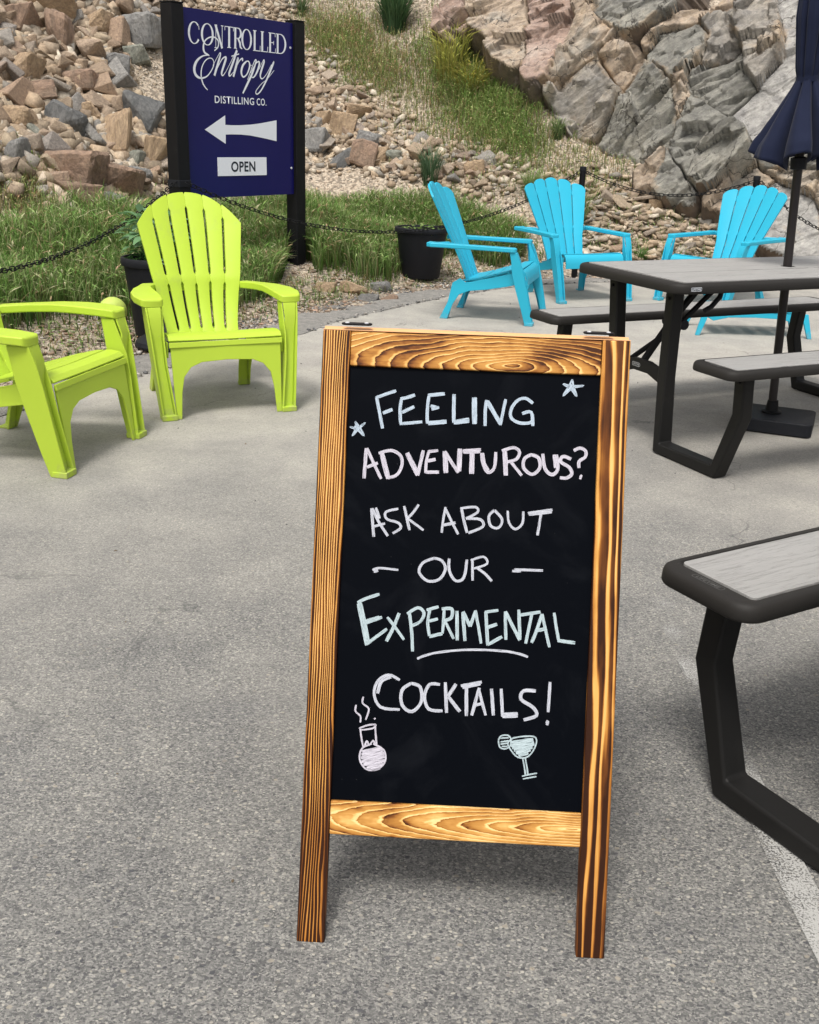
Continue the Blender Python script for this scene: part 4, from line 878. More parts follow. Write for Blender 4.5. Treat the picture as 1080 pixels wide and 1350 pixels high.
meadow('grass', x, y, rgg, .06, .2, 'thin grass at the foot of the left rock pile', seed=38, cb=SLB, ct=SLG)

# ---- single weeds and shrubs one can point at
def tuft(px, py, wpx, hpx, n, label, cb, ct, name='weed', head=.2, wid=(.006, .012), lean=(.1, .7), cat='plant', seed=0, z=None):
    rg = np.random.default_rng(100 + seed)
    X, Y, Z, t = hit(px, py); dep = (Vector((X, Y, Z)) - Vector((0, 0, CAMH))).dot(FWD)
    r = wpx / 2 * dep / FPX; h = hpx * dep / FPX
    root = empty(name, (X, Y, Z), 0, label, cat)
    a = rg.uniform(0, 6.28, n); q = rg.random(n) ** .6 * r * .45
    x, y = np.cos(a) * q, np.sin(a) * q
    hh = h * rg.uniform(.5, 1.1, n)
    ln = rg.uniform(lean[0], lean[1], n)
    zz = ground_z(X + x, Y + y) - Z
    o = blades('foliage', x, y, zz, hh, rg.uniform(wid[0], wid[1], n), ln, palette(rg, n, cb), palette(rg, n, ct), head, 200 + seed, root, kind=None, az=a + rg.normal(0, .5, n))
    return root
DG = [(.03, .07, .025), (.05, .09, .04)]
tuft(520, 38, 62, 62, 520, 'dark green leafy shrub high on the slope near the top edge', DG, [(.07, .15, .06), (.12, .2, .09)], 'shrub', .0, (.012, .022), (.1, .6), 'shrub', 1)
tuft(567, 243, 50, 52, 170, 'spiky dark green shrub behind the left blue chair', DG, [(.08, .15, .07), (.14, .22, .12)], 'shrub', .0, (.007, .012), (.1, .45), 'shrub', 2)
tuft(594, 104, 90, 84, 300, 'tall yellow green grass clump against the reddish rock', [(.10, .12, .03), (.2, .16, .05)], [(.46, .50, .09), (.58, .56, .14), (.40, .46, .10)], 'grass_clump', .5, (.006, .012), (.05, .3), 'grass clump', 3)
tuft(622, 122, 84, 60, 260, 'golden arching grass clump right of the tall yellow green one', [(.12, .12, .03), (.22, .16, .05)], [(.48, .46, .08), (.42, .40, .10), (.3, .36, .08)], 'grass_clump', .6, (.006, .012), (.3, .9), 'grass clump', 4)
tuft(735, 185, 22, 34, 120, 'slim light green weed at the foot of the mixed rock blocks', [(.08, .13, .05)], [(.2, .28, .1), (.3, .36, .16)], seed=5)
tuft(742, 175, 30, 16, 90, 'low grey green weed right of the slim weed under the blocks', [(.06, .1, .05)], [(.15, .2, .1)], seed=6)
tuft(880, 262, 40, 24, 170, 'bright green weed below the sagging chain', [(.06, .12, .03)], [(.16, .30, .06), (.22, .34, .09)], seed=7, wid=(.008, .014))
tuft(914, 290, 26, 22, 120, 'small green weed on the scree left of the right blue chair', [(.06, .12, .03)], [(.15, .28, .06), (.2, .32, .09)], seed=8, wid=(.008, .014))
tuft(1060, 318, 24, 28, 120, 'green weed on the scree right of the umbrella pole', [(.06, .12, .03)], [(.15, .26, .07)], seed=9, wid=(.008, .014))
tuft(700, 262, 36, 44, 200, 'leaning green weed left of the middle blue chair back', [(.08, .12, .04)], [(.2, .3, .09), (.3, .36, .14)], seed=10)
tuft(845, 345, 30, 20, 110, 'low green weed behind the far edge of the picnic table', [(.06, .12, .03)], [(.12, .22, .05)], seed=11, wid=(.008, .014))
tuft(760, 300, 50, 60, 160, 'grassy weed growing around the chain post by the middle chair', [(.08, .12, .04)], [(.22, .3, .1), (.34, .38, .16)], seed=12)
tuft(398, 20, 20, 40, 60, 'upright weed at the top edge above the right sign post', [(.05, .09, .03)], [(.15, .2, .09)], seed=13)

# ================================================================== ADIRONDACK CHAIRS
def lerp_tab(t, tab):
    return float(np.interp(t, [a for a, b in tab], [b for a, b in tab]))

def make_chair(kind, mat):
    L = kind == 'lime'
    root = empty('adirondack_chair')
    fx, rx, ry = (.295, .235, .61) if L else (.325, .27, .65)
    # ---- arms: paddle with a turned down rim
    for s in (-1, 1):
        if L:
            st = [(.075, .285, .350, .530), (.085, .268, .368, .536), (.16, .262, .385, .542), (.26, .262, .380, .545), (.36, .262, .352, .545), (.46, .250, .315, .540), (.56, .215, .285, .533), (.63, .19, .262, .528)]
            th = .034
        else:
            st = [(.135, .318, .374, .526), (.15, .308, .384, .530), (.30, .306, .378, .532), (.48, .305, .368, .534), (.66, .300, .372, .536), (.74, .285, .385, .537), (.775, .26, .36, .537)]
            th = .030
        mb = MB()
        rings = [[(s * a, y, z - th), (s * b, y, z - th), (s * b, y, z), (s * a, y, z)] for y, a, b, z in st]
        mb.loft(rings)
        if not L:  # stub joining the arm to the edge of the back
            mb.loft([[(s * x, y, .506), (s * x, y + .035, .506), (s * x, y + .035, .536), (s * x, y, .536)] for x, y in ((.30, .69), (.255, .655), (.215, .63))])
        mb.build('arm', mat, root, smooth=True, bevel=.007, seg=3, angle=.9)
    # ---- front legs: outer side plate, channel wall and foot lip
    for s in (-1, 1):
        mb = MB()
        if L:
            tx, bx_ = .352, fx + .018
            prof = [(0.0, -.010, .060), (.10, .004, .088), (.25, .024, .125), (.36, .04, .150), (.44, .055, .158), (.50, .075, .165)]
            inn = [(0, .058), (.25, .05), (.36, .055), (.50, .070)]
        else:
            tx, bx_ = .372, fx + .022
            prof = [(0.0, -.010, .045), (.10, .010, .075), (.25, .045, .125), (.36, .075, .155), (.44, .10, .165), (.50, .128, .178)]
            inn = [(0, .048), (.25, .05), (.36, .05), (.50, .055)]
        ring = []
        for z, y0, y1 in prof:
            t = z / .50; x = bx_ + (tx - bx_) * t
            ring.append([(s * (x - .009), y0, z), (s * x, y0, z), (s * x, y1, z), (s * (x - .009), y1, z)])
        mb.loft(ring)
        ring = []
        for z, y0, y1 in prof:          # web facing forward, set back inside the channel
            t = z / .50; x = bx_ + (tx - bx_) * t; w = lerp_tab(z, inn); yb = y0 + (.022 if z < .38 else .012)
            if z > .43: yb = y0 + .001
            ring.append([(s * (x - .0095), yb, z), (s * (x - w), yb, z), (s * (x - w), yb + .009, z), (s * (x - .0095), yb + .009, z)])
        mb.loft(ring)
        ring = []
        for z, y0, y1 in prof:          # inner wall of the channel
            t = z / .50; x = bx_ + (tx - bx_) * t - lerp_tab(z, inn); 
            ring.append([(s * (x - .008), y0 + (.0 if z < .4 else .012), z), (s * (x - .0005), y0 + (.0 if z < .4 else .012), z), (s * (x - .0005), y1 - .02, z), (s * (x - .008), y1 - .02, z)])
        mb.loft(ring)
        mb.box((s * (bx_ - .031), .018, .0125), (.070, .062, .0245))
        lg = mb.build('front_leg', mat, root, smooth=True, bevel=.0035, seg=2)
    # ---- apron with its arch between the front legs
    az0, yF = (.372, .036) if L else (.385, .075)
    hw = .268 if L else .29
    yb = (lambda z: .002 + (yF - .002) * z / .30) if L else (lambda z: .002 + (yF - .002) * z / .30)
    if L:
        out = [(hw - .020, 0.0), (hw - .015, .20), (hw - .012, .335), (-hw + .012, .335), (-hw + .015, .20), (-hw + .020, 0.0)]
        arch = [(-hw + .043, 0.0), (-hw + .052, .12), (-hw + .066, .19), (-hw + .10, .232), (-hw + .15, .252), (0, .258), (hw - .15, .252), (hw - .10, .232), (hw - .066, .19), (hw - .052, .12), (hw - .043, 0.0)]
        pts = [(x, yb(z), z) for x, z in out + arch]
        MB().prism(pts, (0, .010, 0)).build('apron', mat, root, smooth=True, bevel=.003, seg=2)
    # ---- seat slats running across, the front one rolled over the edge
    if L: S = [(.030, .318), (.036, .352), (.058, .372), (.10, .376), (.17, .368), (.26, .345), (.36, .315), (.44, .29), (.51, .272)]
    else: S = [(.052, .262), (.056, .315), (.072, .358), (.105, .380), (.16, .377), (.26, .345), (.36, .312), (.46, .285), (.545, .272)]
    S = np.array(S); d = np.concatenate([[0], np.cumsum(np.hypot(*(S[1:] - S[:-1]).T))])
    def sp_(q): return float(np.interp(q, d, S[:, 0])), float(np.interp(q, d, S[:, 1]))
    cuts = [.0, .034, .135, .235, .335, d[-1]] if L else [0, .135, .225, .33, .43, d[-1]]
    for a, b in zip(cuts[:-1], cuts[1:]):
        a2, b2 = a + .0048, b - .0048; n = 7; mb = MB(); rings = []
        for k in range(n + 1):
            q = a2 + (b2 - a2) * k / n; y, z = sp_(q); y2, z2 = sp_(min(q + .004, d[-1])); y1, z1 = sp_(max(q - .004, 0))
            ty, tz = y2 - y1, z2 - z1; l_ = math.hypot(ty, tz); ny, nz = -tz / l_, ty / l_
            w = (.262 if L else .275) - max(0, y - .25) * .22; th = .010
            rings.append([(-w, y - ny * th, z - nz * th), (w, y - ny * th, z - nz * th), (w, y, z), (0, y - ny * .004, z - nz * .004), (-w, y, z)])
        mb.loft(rings); mb.build('seat_slat', mat, root, smooth=True, bevel=.0025, seg=2, angle=.9)
    # ---- side rail running back into the rear leg
    for s in (-1, 1):
        if L: P = [(.055, .345), (.16, .345), (.30, .312), (.44, .275), (.50, .262), (.545, .25), (.585, .14), (ry + .025, 0), (ry - .035, 0), (.53, .10), (.49, .165), (.43, .20), (.30, .235), (.16, .262), (.055, .275)]
        else: P = [(.09, .35), (.16, .352), (.30, .312), (.44, .275), (.50, .262), (.545, .29), (.60, .255), (.625, .12), (ry + .028, 0), (ry - .028, 0), (.585, .11), (.545, .175), (.475, .205), (.34, .225), (.20, .255), (.09, .285)]
        def X(y, z):
            x = (.272 if L else .29) - max(0, y - .2) * .10
            if y > .48: x += (rx + .02 - x) * (1 - min(1, z / .26))
            return s * x
        a = [(X(y, z), y, z) for y, z in P]; b = [(X(y, z) - s * .010, y, z) for y, z in P]
        mb = MB(); n = len(P)
        mb.add(a + b, [tuple(range(n)), tuple(range(2 * n - 1, n - 1, -1))] + [(i, (i + 1) % n, n + (i + 1) % n, n + i) for i in range(n)])
        mb.build('side_rail', mat, root, smooth=True, bevel=.003, seg=2)
        # rear leg flange
        mb = MB(); rings = []
        for z in (0, .08, .16, .24):
            y = float(np.interp(z, [0, .12, .26], [ry - .03, .60 if not L else .55, .56 if not L else .50]))
            x = abs(X(y, z)) - .0105; w = .05 - z * .03
            rings.append([(s * x, y, z), (s * (x - w), y, z), (s * (x - w), y + .01, z), (s * x, y + .01, z)])
        mb.loft(rings)
        for z0 in (0,):
            mb.box((s * (abs(X(ry, 0)) - .030), ry - .004, .006), (.046, .05, .0115))
        mb.build('rear_leg', mat, root, smooth=True, bevel=.0025, seg=2)
    # ---- fan back, one strip per slat
    if L:
        ns, y0, z0, y1, z1 = 6, .485, .262, .80, .945
        wt = [(0, .172), (.12, .180), (.38, .210), (.45, .220), (.62, .238), (.80, .258), (1, .262)]
        te = lambda q: 1 - .205 * abs(q) ** 2.3
        def gap(t, q, e):
            if .075 < t < .385 or .455 < t < e - .095: return .0062
            if t > e - .012: return .0045
            return .0001
    else:
        ns, y0, z0, y1, z1 = 5, .515, .262, .845, .935
        wt = [(0, .175), (.10, .178), (.32, .200), (.42, .222), (.70, .272), (.90, .305), (1, .308)]
        te = lambda q: 1 - .115 * abs(q) ** 2.0
        def gap(t, q, e):
            if t > e - .085: return .0048
            if t > e - .125 or .395 < t < .425 or t < .02: return .0008
            return .0044
    for k in range(ns):
        qa, qb = -1 + 2 * k / ns, -1 + 2 * (k + 1) / ns
        mb = MB(); rings = []; NTT = 54; qm = (qa + qb) / 2
        elow = min(te(qa), te(qb)); emid = te(qm)
        for i in range(NTT + 1):
            t = i / NTT
            row_t = []
            fr = []
            for j in range(7):
                u = j / 6; q = qa + (qb - qa) * u
                e = te(q)
                if not L:   # scalloped tops: each slat has its own rounded end
                    e = te(qm) - .006 - .030 * abs(2 * u - 1) ** 3 - (te(qm) - te(q)) * .75
                tt = t * e
                w = lerp_tab(tt, wt)
                ga = gap(tt, q, e) if (k > 0) else 0; gb = gap(tt, q, e) if (k < ns - 1) else 0
                x = w * q
                xa, xb = w * qa + ga, w * qb - gb
                x = xa + (xb - xa) * u
                qq = x / w
                y = y0 + (y1 - y0) * tt ** 1.05 - .055 * qq * qq * (.35 + .65 * tt) + (.018 * math.sin(min(tt / .42, 1) * math.pi) if L else .0)
                z = z0 + (z1 - z0) * tt
                crown = -.0035 * (1 - (2 * u - 1) ** 2)
                row_t.append((x, y + crown, z))
            rings.append(row_t)
        th = .016
        vs = []; fs = []; n = 7
        for r in rings: vs += r
        for r in rings: vs += [(x, y + th, z - .004) for x, y, z in r]
        o_ = (NTT + 1) * n
        for i in range(NTT):
            for j in range(n - 1):
                a = i * n + j
                fs.append((a, a + 1, a + n + 1, a + n)); fs.append((o_ + a, o_ + a + n, o_ + a + n + 1, o_ + a + 1))
            a = i * n; fs.append((a, a + n, o_ + a + n, o_ + a))
            a = i * n + n - 1; fs.append((a, o_ + a, o_ + a + n, a + n))
        for j in range(n - 1):
            a = j; fs.append((a, o_ + a, o_ + a + 1, a + 1))
            a = NTT * n + j; fs.append((a, a + 1, o_ + a + 1, o_ + a))
        mb.add(vs, fs)
        mb.build('back_slat', mat, root, smooth=True, bevel=.0030 if not L else .0010, seg=2, angle=.7)
    # back support bar at arm height, behind the slats
    mb = MB(); rings = []
    ta = (.505 - z0) / (z1 - z0)
    for k in range(13):
        q = -1 + 2 * k / 12; w = lerp_tab(ta, wt) + .012
        y = y0 + (y1 - y0) * ta ** 1.05 - .055 * q * q * (.35 + .65 * ta) + .021 + (.018 if L else 0) * math.sin(min(ta / .42, 1) * math.pi)
        rings.append([(w * q, y, .488), (w * q, y + .012, .488), (w * q, y + .012, .530), (w * q, y, .530)])
    mb.loft(rings); mb.build('back_rail', mat, root, smooth=True, bevel=.002)
    return root

lime_chair = make_chair('lime', M['lime'])
blue_chair = make_chair('blue', M['blue'])
def put_chair(src, first, x, y, a, label, group):
    o = src if first else copy_tree(src)
    o.location = (x, y, 0); o.rotation_euler = (0, 0, a)
    return tag(o, label, 'chair', group)
put_chair(lime_chair, True, -.843, 4.619, .431, 'lime green plastic adirondack chair in front of the blue sign, seen whole', 'lime green adirondack chairs')
put_chair(lime_chair, False, -1.227, 3.952, 1.398 - .06, 'lime green plastic adirondack chair cut off by the left edge of the picture', 'lime green adirondack chairs')
put_chair(blue_chair, True, .899, 7.574, 1.314, 'turquoise plastic adirondack chair seen from its side beside the black pot', 'turquoise adirondack chairs')
put_chair(blue_chair, False, 1.462, 8.457, .427, 'turquoise plastic adirondack chair in the middle, standing before a chain post', 'turquoise adirondack chairs')
put_chair(blue_chair, False, 2.22, 8.46, -.85, 'turquoise plastic adirondack chair behind the picnic table and umbrella pole', 'turquoise adirondack chairs')

# ---- turquoise footstool, mostly hidden by the bench
fs = empty('footstool', (2.34, 7.30, 0), -.02, 'turquoise plastic footstool mostly hidden behind the far bench of the picnic table', 'footstool')
for sx in (-1, 1):
    for sy in (-1, 1):
        mb = MB(); rings = []
        for z in (0, .06, .12, .165):
            x = .385 - z * .30; y = .20 - z * .1; w = .03 + z * .10
            rings.append([(sx * (x - w / 2), sy * (y - .02), z), (sx * (x + w / 2), sy * (y - .02), z), (sx * (x + w / 2), sy * (y + .005), z), (sx * (x - w / 2), sy * (y + .005), z)])
        mb.loft(rings); mb.build('leg', M['blue'], fs, smooth=True, bevel=.004)
for sy in (-1, 1):
    P = [(-.32, .165), (.32, .165), (.32, .12), (.28, .10), (.18, .125), (0, .13), (-.18, .125), (-.28, .10), (-.32, .12)]
    MB().prism([(x, sy * .165, z) for x, z in P], (0, sy * .01, 0)).build('side_rail', M['blue'], fs, smooth=True, bevel=.003)
for k in range(5):
    MB().box((-.24 + k * .12, 0, .176), (.108, .36, .018)).build('slat', M['blue'], fs, smooth=True, bevel=.005)

# ================================================================== PICNIC TABLES
def plank_mat(name, base, dark):
    t = NT(name); o = t.obj()
    r = t.n('ObjectInfo').outputs['Random']
    v = t.n('VectorMath', operation='ADD'); t.put(v.inputs[0], o)
    cx = t.n('CombineXYZ'); t.put(cx.inputs[0], t.math('MULTIPLY', r, 7.0)); t.put(cx.inputs[1], t.math('MULTIPLY', r, 3.0)); t.put(v.inputs[1], cx.outputs[0])
    v = v.outputs[0]
    n1 = t.noise(t.scale(v, (1.4, 16, 4)), 2.0, 6, .6, .4)
    n2 = t.noise(t.scale(v, (6, 90, 10)), 2.0, 5, .7, .5)
    n3 = t.noise(t.scale(v, (3, 40, 10)), 3, 4, .6, .8)
    c = t.mix(n1, base, tuple(q * .80 for q in base))
    c = t.mix(t.ramp(n2, [(.52, 0.), (.66, .8)]), c, dark)
    c = t.mix(t.math('MULTIPLY', t.noise(v, 3, 4), .20), c, (.45, .44, .41))
    crk = t.ramp(n3, [(.56, 0.), (.63, 1.)])
    h = t.math('SUBTRACT', t.math('MULTIPLY', n2, -.6), crk)
    return t.done(c, .62, t.bump(h, .5, .004))
M['plank'] = plank_mat('grey_woodgrain_plastic', (.32, .312, .30), (.165, .16, .152))
M['plank_far'] = M['plank']

def rounded_rect(hx, hy, r, n=6):
    P = []
    for cx, cy, a0 in ((hx - r, hy - r, 0), (-hx + r, hy - r, 90), (-hx + r, -hy + r, 180), (hx - r, -hy + r, 270)):
        for k in range(n + 1):
            a = math.radians(a0 + 90 * k / n); P.append((cx + r * math.cos(a), cy + r * math.sin(a)))
    return P
def text_mesh(txt, size_w, size_h, name, mat, parent, mtx, depth=.0006, bold=0.0, spacing=1.0):
    cu = bpy.data.curves.new('t', 'FONT'); cu.body = txt; cu.extrude = .0; cu.offset = bold; cu.space_character = spacing; cu.resolution_u = 4
    ob = bpy.data.objects.new('t', cu); COL.objects.link(ob)
    dg = bpy.context.evaluated_depsgraph_get(); dg.update()
    me = bpy.data.meshes.new_from_object(ob.evaluated_get(dg))
    bpy.data.objects.remove(ob)
    xs = [v.co.x for v in me.vertices]; ys = [v.co.y for v in me.vertices]
    sx, sy = size_w / (max(xs) - min(xs)), size_h / (max(ys) - min(ys)); x0, y0 = min(xs), min(ys)
    for v in me.vertices: v.co = Vector(((v.co.x - x0) * sx - size_w / 2, (v.co.y - y0) * sy - size_h / 2, depth))
    me.transform(mtx); me.materials.clear(); me.materials.append(mat); me.name = name
    o = bpy.data.objects.new(name, me); COL.objects.link(o); o.parent = parent
    return o
def ring_plate(w, h, th, r, name, mat, parent, mtx, z=.0006):
    a = rounded_rect(w / 2, h / 2, r, 4); b = rounded_rect(w / 2 - th, h / 2 - th, max(r - th, .0005), 4); n = len(a)
    vs = [(x, y, z) for x, y in a] + [(x, y, z) for x, y in b]
    mb = MB().add(vs, [(i, (i + 1) % n, n + (i + 1) % n, n + i) for i in range(n)])
    mb.v = [tuple(mtx @ Vector(p)) for p in mb.v]
    return mb.build(name, mat, parent, fixn=False)
def mat_from(o, x, y, z=None):
    x, y = Vector(x).normalized(), Vector(y).normalized(); z = x.cross(y)
    m_ = Matrix.Identity(4)
    for i in range(3): m_[i][0], m_[i][1], m_[i][2], m_[i][3] = x[i], y[i], z[i], o[i]
    return m_

def slab(name, hx, hy, r, z1, th, mat, root, groove, gx):
    """moulded rim: a rounded slab with a sunk field for the planks"""
    A = rounded_rect(hx, hy, r, 7); n = len(A)
    def ins(d): return rounded_rect(hx - d, hy - d, max(r - d, .004), 7)
    prof = [(.010, z1 - th), (.003, z1 - th + .002), (0, z1 - th + .007), (.001, z1 - .014), (.004, z1 - .006), (.010, z1 - .0015), (.016, z1), (groove - .003, z1), (groove, z1 - .004)]
    rings = [[(x, y, z) for x, y in (ins(d) if d < groove - .004 else rounded_rect(hx - gx - (d - groove), hy - d, .016, 7))] for d, z in prof]
    return MB().loft(rings).build(name, mat, root, smooth=True, angle=.8)

def make_table(far_mat):
    root = empty('picnic_table')
    top = slab('tabletop', .908, .365, .075, .742, .042, M['bronze_plastic'], root, .034, .048)
    # five planks with an open hole for the umbrella in the middle one
    x0, x1, wy = -.853, .853, .646; n = 5; g = .0065; w = (wy - g * (n - 1)) / n
    for k in range(n):
        a = -wy / 2 + k * (w + g); b = a + w
        if k == 2:
            R = .032; ring = [(R * math.cos(q), R * math.sin(q)) for q in np.linspace(0, 2 * math.pi, 25)[:-1]]
            bm = bmesh.new()
            xs = [x0, -.06, .06, x1]
            mb = MB()
            for xa, xb in ((x0, -.06), (.06, x1)):
                mb.box(((xa + xb) / 2, (a + b) / 2, .7415), (xb - xa, w, .007))
            sq = []
            for q in np.linspace(0, 2 * math.pi, 25)[:-1]:
                c_, s_ = math.cos(q), math.sin(q); m_ = min(.06 / max(abs(c_), 1e-6), (w / 2) / max(abs(s_), 1e-6)); sq.append((c_ * m_, s_ * m_))
            vs = [(x, y, .745) for x, y in ring] + [(x, y, .745) for x, y in sq] + [(x, y, .733) for x, y in ring]
            fs_ = [(i, (i + 1) % 24, 24 + (i + 1) % 24, 24 + i) for i in range(24)] + [(i, 48 + i, 48 + (i + 1) % 24, (i + 1) % 24) for i in range(24)]
            mb.add(vs, fs_)
            mb.build('plank', M['plank'], root)
        else:
            mb = MB().box((0, (a + b) / 2, .7415), (x1 - x0, w, .007)); mb.build('plank', M['plank'], root, smooth=True, bevel=.0015)
    # two benches
    for s in (-1, 1):
        bc = s * .600
        sl = slab('bench', .912, .125, .05, .475, .038, M['bronze_plastic'], root, .026, .044)
        for v in sl.data.vertices: v.co.y += bc
        pl = MB().prism([(x, y + bc, .468) for x, y in rounded_rect(.8635, .0945, .012, 4)], (0, 0, .0085)).build('bench_panel', M['plank'], root, smooth=True, bevel=.0015)
    # end frames
    for e in (-1, 1):
        X = e * .75
        for s in (-1, 1):
            mb = MB()
            mb.tube([(X + e * .03, s * .195, .698), (X + e * .01, s * .178, .33), (X, s * .190, .028), (X, s * .545, .028), (X, s * .632, .275), (X, s * .618, .437)], None, up=(1, 0, 0), w=.058, h=.055)
            mb.build('leg_frame', M['bronze_metal'], root, smooth=True, bevel=.009, seg=3, angle=1.0)
            mb = MB().box((X, s * .37, .0035), (.05, .30, .006)); mb.build('foot_pad', M['black_plastic'], root)
            mb = MB().box((X, s * .600, .4355), (.07, .17, .003)); mb.build('bench_bracket', M['bronze_metal'], root)
        # arched cross plate
        P = [(-.165, .345), (-.12, .352), (-.05, .368), (.05, .368), (.12, .352), (.165, .345), (.165, .275), (.12, .295), (.05, .316), (-.05, .316), (-.12, .295), (-.165, .275)]
        MB().prism([(X - .012, y, z) for y, z in P], (.024, 0, 0)).build('cross_plate', M['bronze_metal'], root, smooth=True, bevel=.003)
        for s in (-1, 1):        # bolts through the end frame
            for z_, y_ in ((.31, .178), (.66, .192), (.41, .622)):
                MB().tube([(X + e * .026 + (e * .028 if z_ > .5 else 0), s * y_, z_), (X + e * .036 + (e * .028 if z_ > .5 else 0), s * y_, z_)], .0075, 6, up=(0, 1, 0)).build('bolt', M['black_metal'], root)
        if e < 0:
            mt = mat_from((X - .0125, .03, .342), (0, -1, 0), (0, 0, 1))
            text_mesh('LIFETIME', .045, .009, 'lettering', M['grey_print'], root, mt)
            ring_plate(.056, .017, .0016, .007, 'logo_outline', M['grey_print'], root, mt)
        # folding brace
        MB().tube([(e * .40, .06, .700), (e * .60, .03, .52), (X - e * .02, .02, .36)], None, up=(0, 1, 0), w=.024, h=.024).build('brace', M['black_metal'], root, smooth=True, bevel=.003)
        MB().tube([(e * .42, -.06, .700), (e * .60, -.03, .52), (X - e * .02, -.14, .33)], None, up=(0, 1, 0), w=.018, h=.018).build('brace', M['black_metal'], root, smooth=True, bevel=.003)
        MB().tube([(e * .60, -.03, .52), (X - e * .02, .14, .33)], None, up=(0, 1, 0), w=.018, h=.018).build('brace', M['black_metal'], root, smooth=True, bevel=.003)
        MB().tube([(e * .60, -.065, .52), (e * .60, .065, .52)], .022, 10).build('brace_hub', M['black_plastic'], root, smooth=True)
        MB().tube([(e * .44, -.09, .695), (e * .455, -.095, .64), (e * .50, -.10, .60), (e * .535, -.10, .585)], .011, 8).build('release_lever', M['black_plastic'], root, smooth=True)
    # maker's plates on the rims
    mt = mat_from((-.82, -.3655, .721), (1, 0, 0), (0, 0, 1))
    MB().prism([tuple(mt @ Vector((x, y, .0002))) for x, y in rounded_rect(.026, .0075, .003, 3)], (0, -.0006, 0)).build('logo_plate', M['dark_print'], root)
    text_mesh('LIFETIME', .043, .0085, 'lettering', M['white_text'], root, mt, depth=.0012)
    ring_plate(.052, .015, .0012, .004, 'logo_outline', M['white_text'], root, mt, .0011)
    # relief of the maker's name moulded into the bench ends
    for s in (-1, 1):
        mt = mat_from((-.8845, s * .600, .4752), (0, -1, 0), (1, 0, 0))
        text_mesh('LIFETIME', .060, .0085, 'lettering', M['emboss'], root, mt, depth=.0004, bold=.01)
        ring_plate(.078, .0155, .0012, .005, 'logo_outline', M['emboss'], root, mt, .0004)
    return root
table = make_table(None)
table.location = (1.668, 4.737, 0); table.rotation_euler = (0, 0, .447)
tag(table, 'folding picnic table with grey woodgrain top and umbrella through its middle', 'picnic table', 'folding picnic tables')
t2 = copy_tree(table)
t2.location = (1.640, 1.725, 0); t2.rotation_euler = (0, 0, .53)
for ch in t2.children:     # this table's end frame sits closer to the bench ends
    if ch.name.split('.')[0] in ('leg_frame', 'foot_pad', 'bench_bracket', 'cross_plate') and ch.data.vertices[0].co.x < 0: ch.location.x = -.050
tag(t2, 'near picnic table of which only one bench end shows at the right edge', 'picnic table', 'folding picnic tables')

# ================================================================== UMBRELLA
def fabric():
    t = NT('navy_canvas'); o = t.obj()
    w = t.math('ADD', t.n('TexWave', i_Scale=260.0, i_Vector=o).outputs['Fac'], t.n('TexWave', i_Scale=260.0, i_Vector=o, bands_direction='Z').outputs['Fac'])
    n = t.noise(o, 12, 5)
    c = t.mix(n, (.006, .009, .024), (.011, .015, .038))
    t.b.inputs['Sheen Weight'].default_value = .06; t.b.inputs['Specular IOR Level'].default_value = .12
    return t.done(c, .8, t.bump(t.math('ADD', w, t.math('MULTIPLY', t.noise(o, 25, 4), 3)), .15, .002))
M['navy'] = fabric()
ub = empty('weighted_stand', (1.700, 4.75, 0), -.40, 'low square black umbrella base with chipped corners under the picnic table', 'umbrella base')
MB().prism([(x + .02, y - .01, .004) for x, y in rounded_rect(.175, .155, .03, 5)], (0, 0, .062)).build('base_plate', M['black_plastic'], ub, smooth=True, bevel=.006, seg=3)
MB().lathe([(.046, .0665), (.046, .074), (.030, .080), (.0245, .12), (.0245, .125)]).build('collar', M['black_metal'], ub, smooth=True)
um = empty('umbrella', (1.700, 4.75, .067), 0, 'closed navy blue market umbrella standing through the picnic table', 'umbrella')
um.rotation_euler = (0, math.radians(-2.6), 0)
MB().tube([(0, 0, .0), (0, 0, 2.35)], .0195, 16).build('pole', M['pole_metal'], um, smooth=True)
def canopy():
    NR, NZ = 224, 72; ribs = 8
    rings = []
    for i in range(NZ + 1):
        t = i / NZ                         # 0 hem, 1 top
        z = 1.13 + (2.26 - 1.13) * t
        prof = float(np.interp(z, [1.13, 1.19, 1.28, 1.36, 1.425, 1.46, 1.50, 1.70, 2.1, 2.26], [.215, .198, .148, .100, .062, .046, .056, .074, .055, .03]))
        dep = float(np.interp(z, [1.13, 1.30, 1.42, 1.46, 1.55, 2.2], [.62, .58, .38, .22, .36, .25]))
        ring = []
        for q in range(NR):
            a = 2 * math.pi * q / NR
            fold = a * ribs + .9 * math.sin(a * 2 + 1) + .35 * math.sin(a * 3 + 4 * t)
            saw = abs(math.sin(fold / 2 + .35 * math.sin(fold))) ** .75     # round ridges, sharp creases
            sub = .025 * math.sin(a * 17 + z * 9) * (1 - t)
            r = prof * (1 - dep * (1 - saw) + sub)
            tw = 0.0
            zz = z + (.055 * saw - .03) * (1 if i == 0 else max(0, 1 - t * 10)) + .018 * math.sin(a * 3) * max(0, 1 - t * 6)
            ring.append((r * math.cos(a + tw), r * math.sin(a + tw), zz))
        rings.append(ring)
    o = MB().loft(rings, caps=False).build('canopy', M['navy'], um, smooth=True, angle=1.4)
    sm = o.modifiers.new('thickness', 'SOLIDIFY'); sm.thickness = .0018
    return o
canopy().location = (0, 0, 0)
mb = MB(); rings = []
for q in range(49):
    a = 2 * math.pi * q / 48; r = .0475 + .001 * math.sin(a * 8); z = 1.46 + .008 * math.sin(a + 1)
    rings.append([(r * math.cos(a), r * math.sin(a), z - .011), ((r + .002) * math.cos(a), (r + .002) * math.sin(a), z - .011), ((r + .003) * math.cos(a), (r + .003) * math.sin(a), z + .011), (r * math.cos(a), r * math.sin(a), z + .011)])
mb.loft(rings, caps=False).build('strap', M['navy'], um, smooth=True)
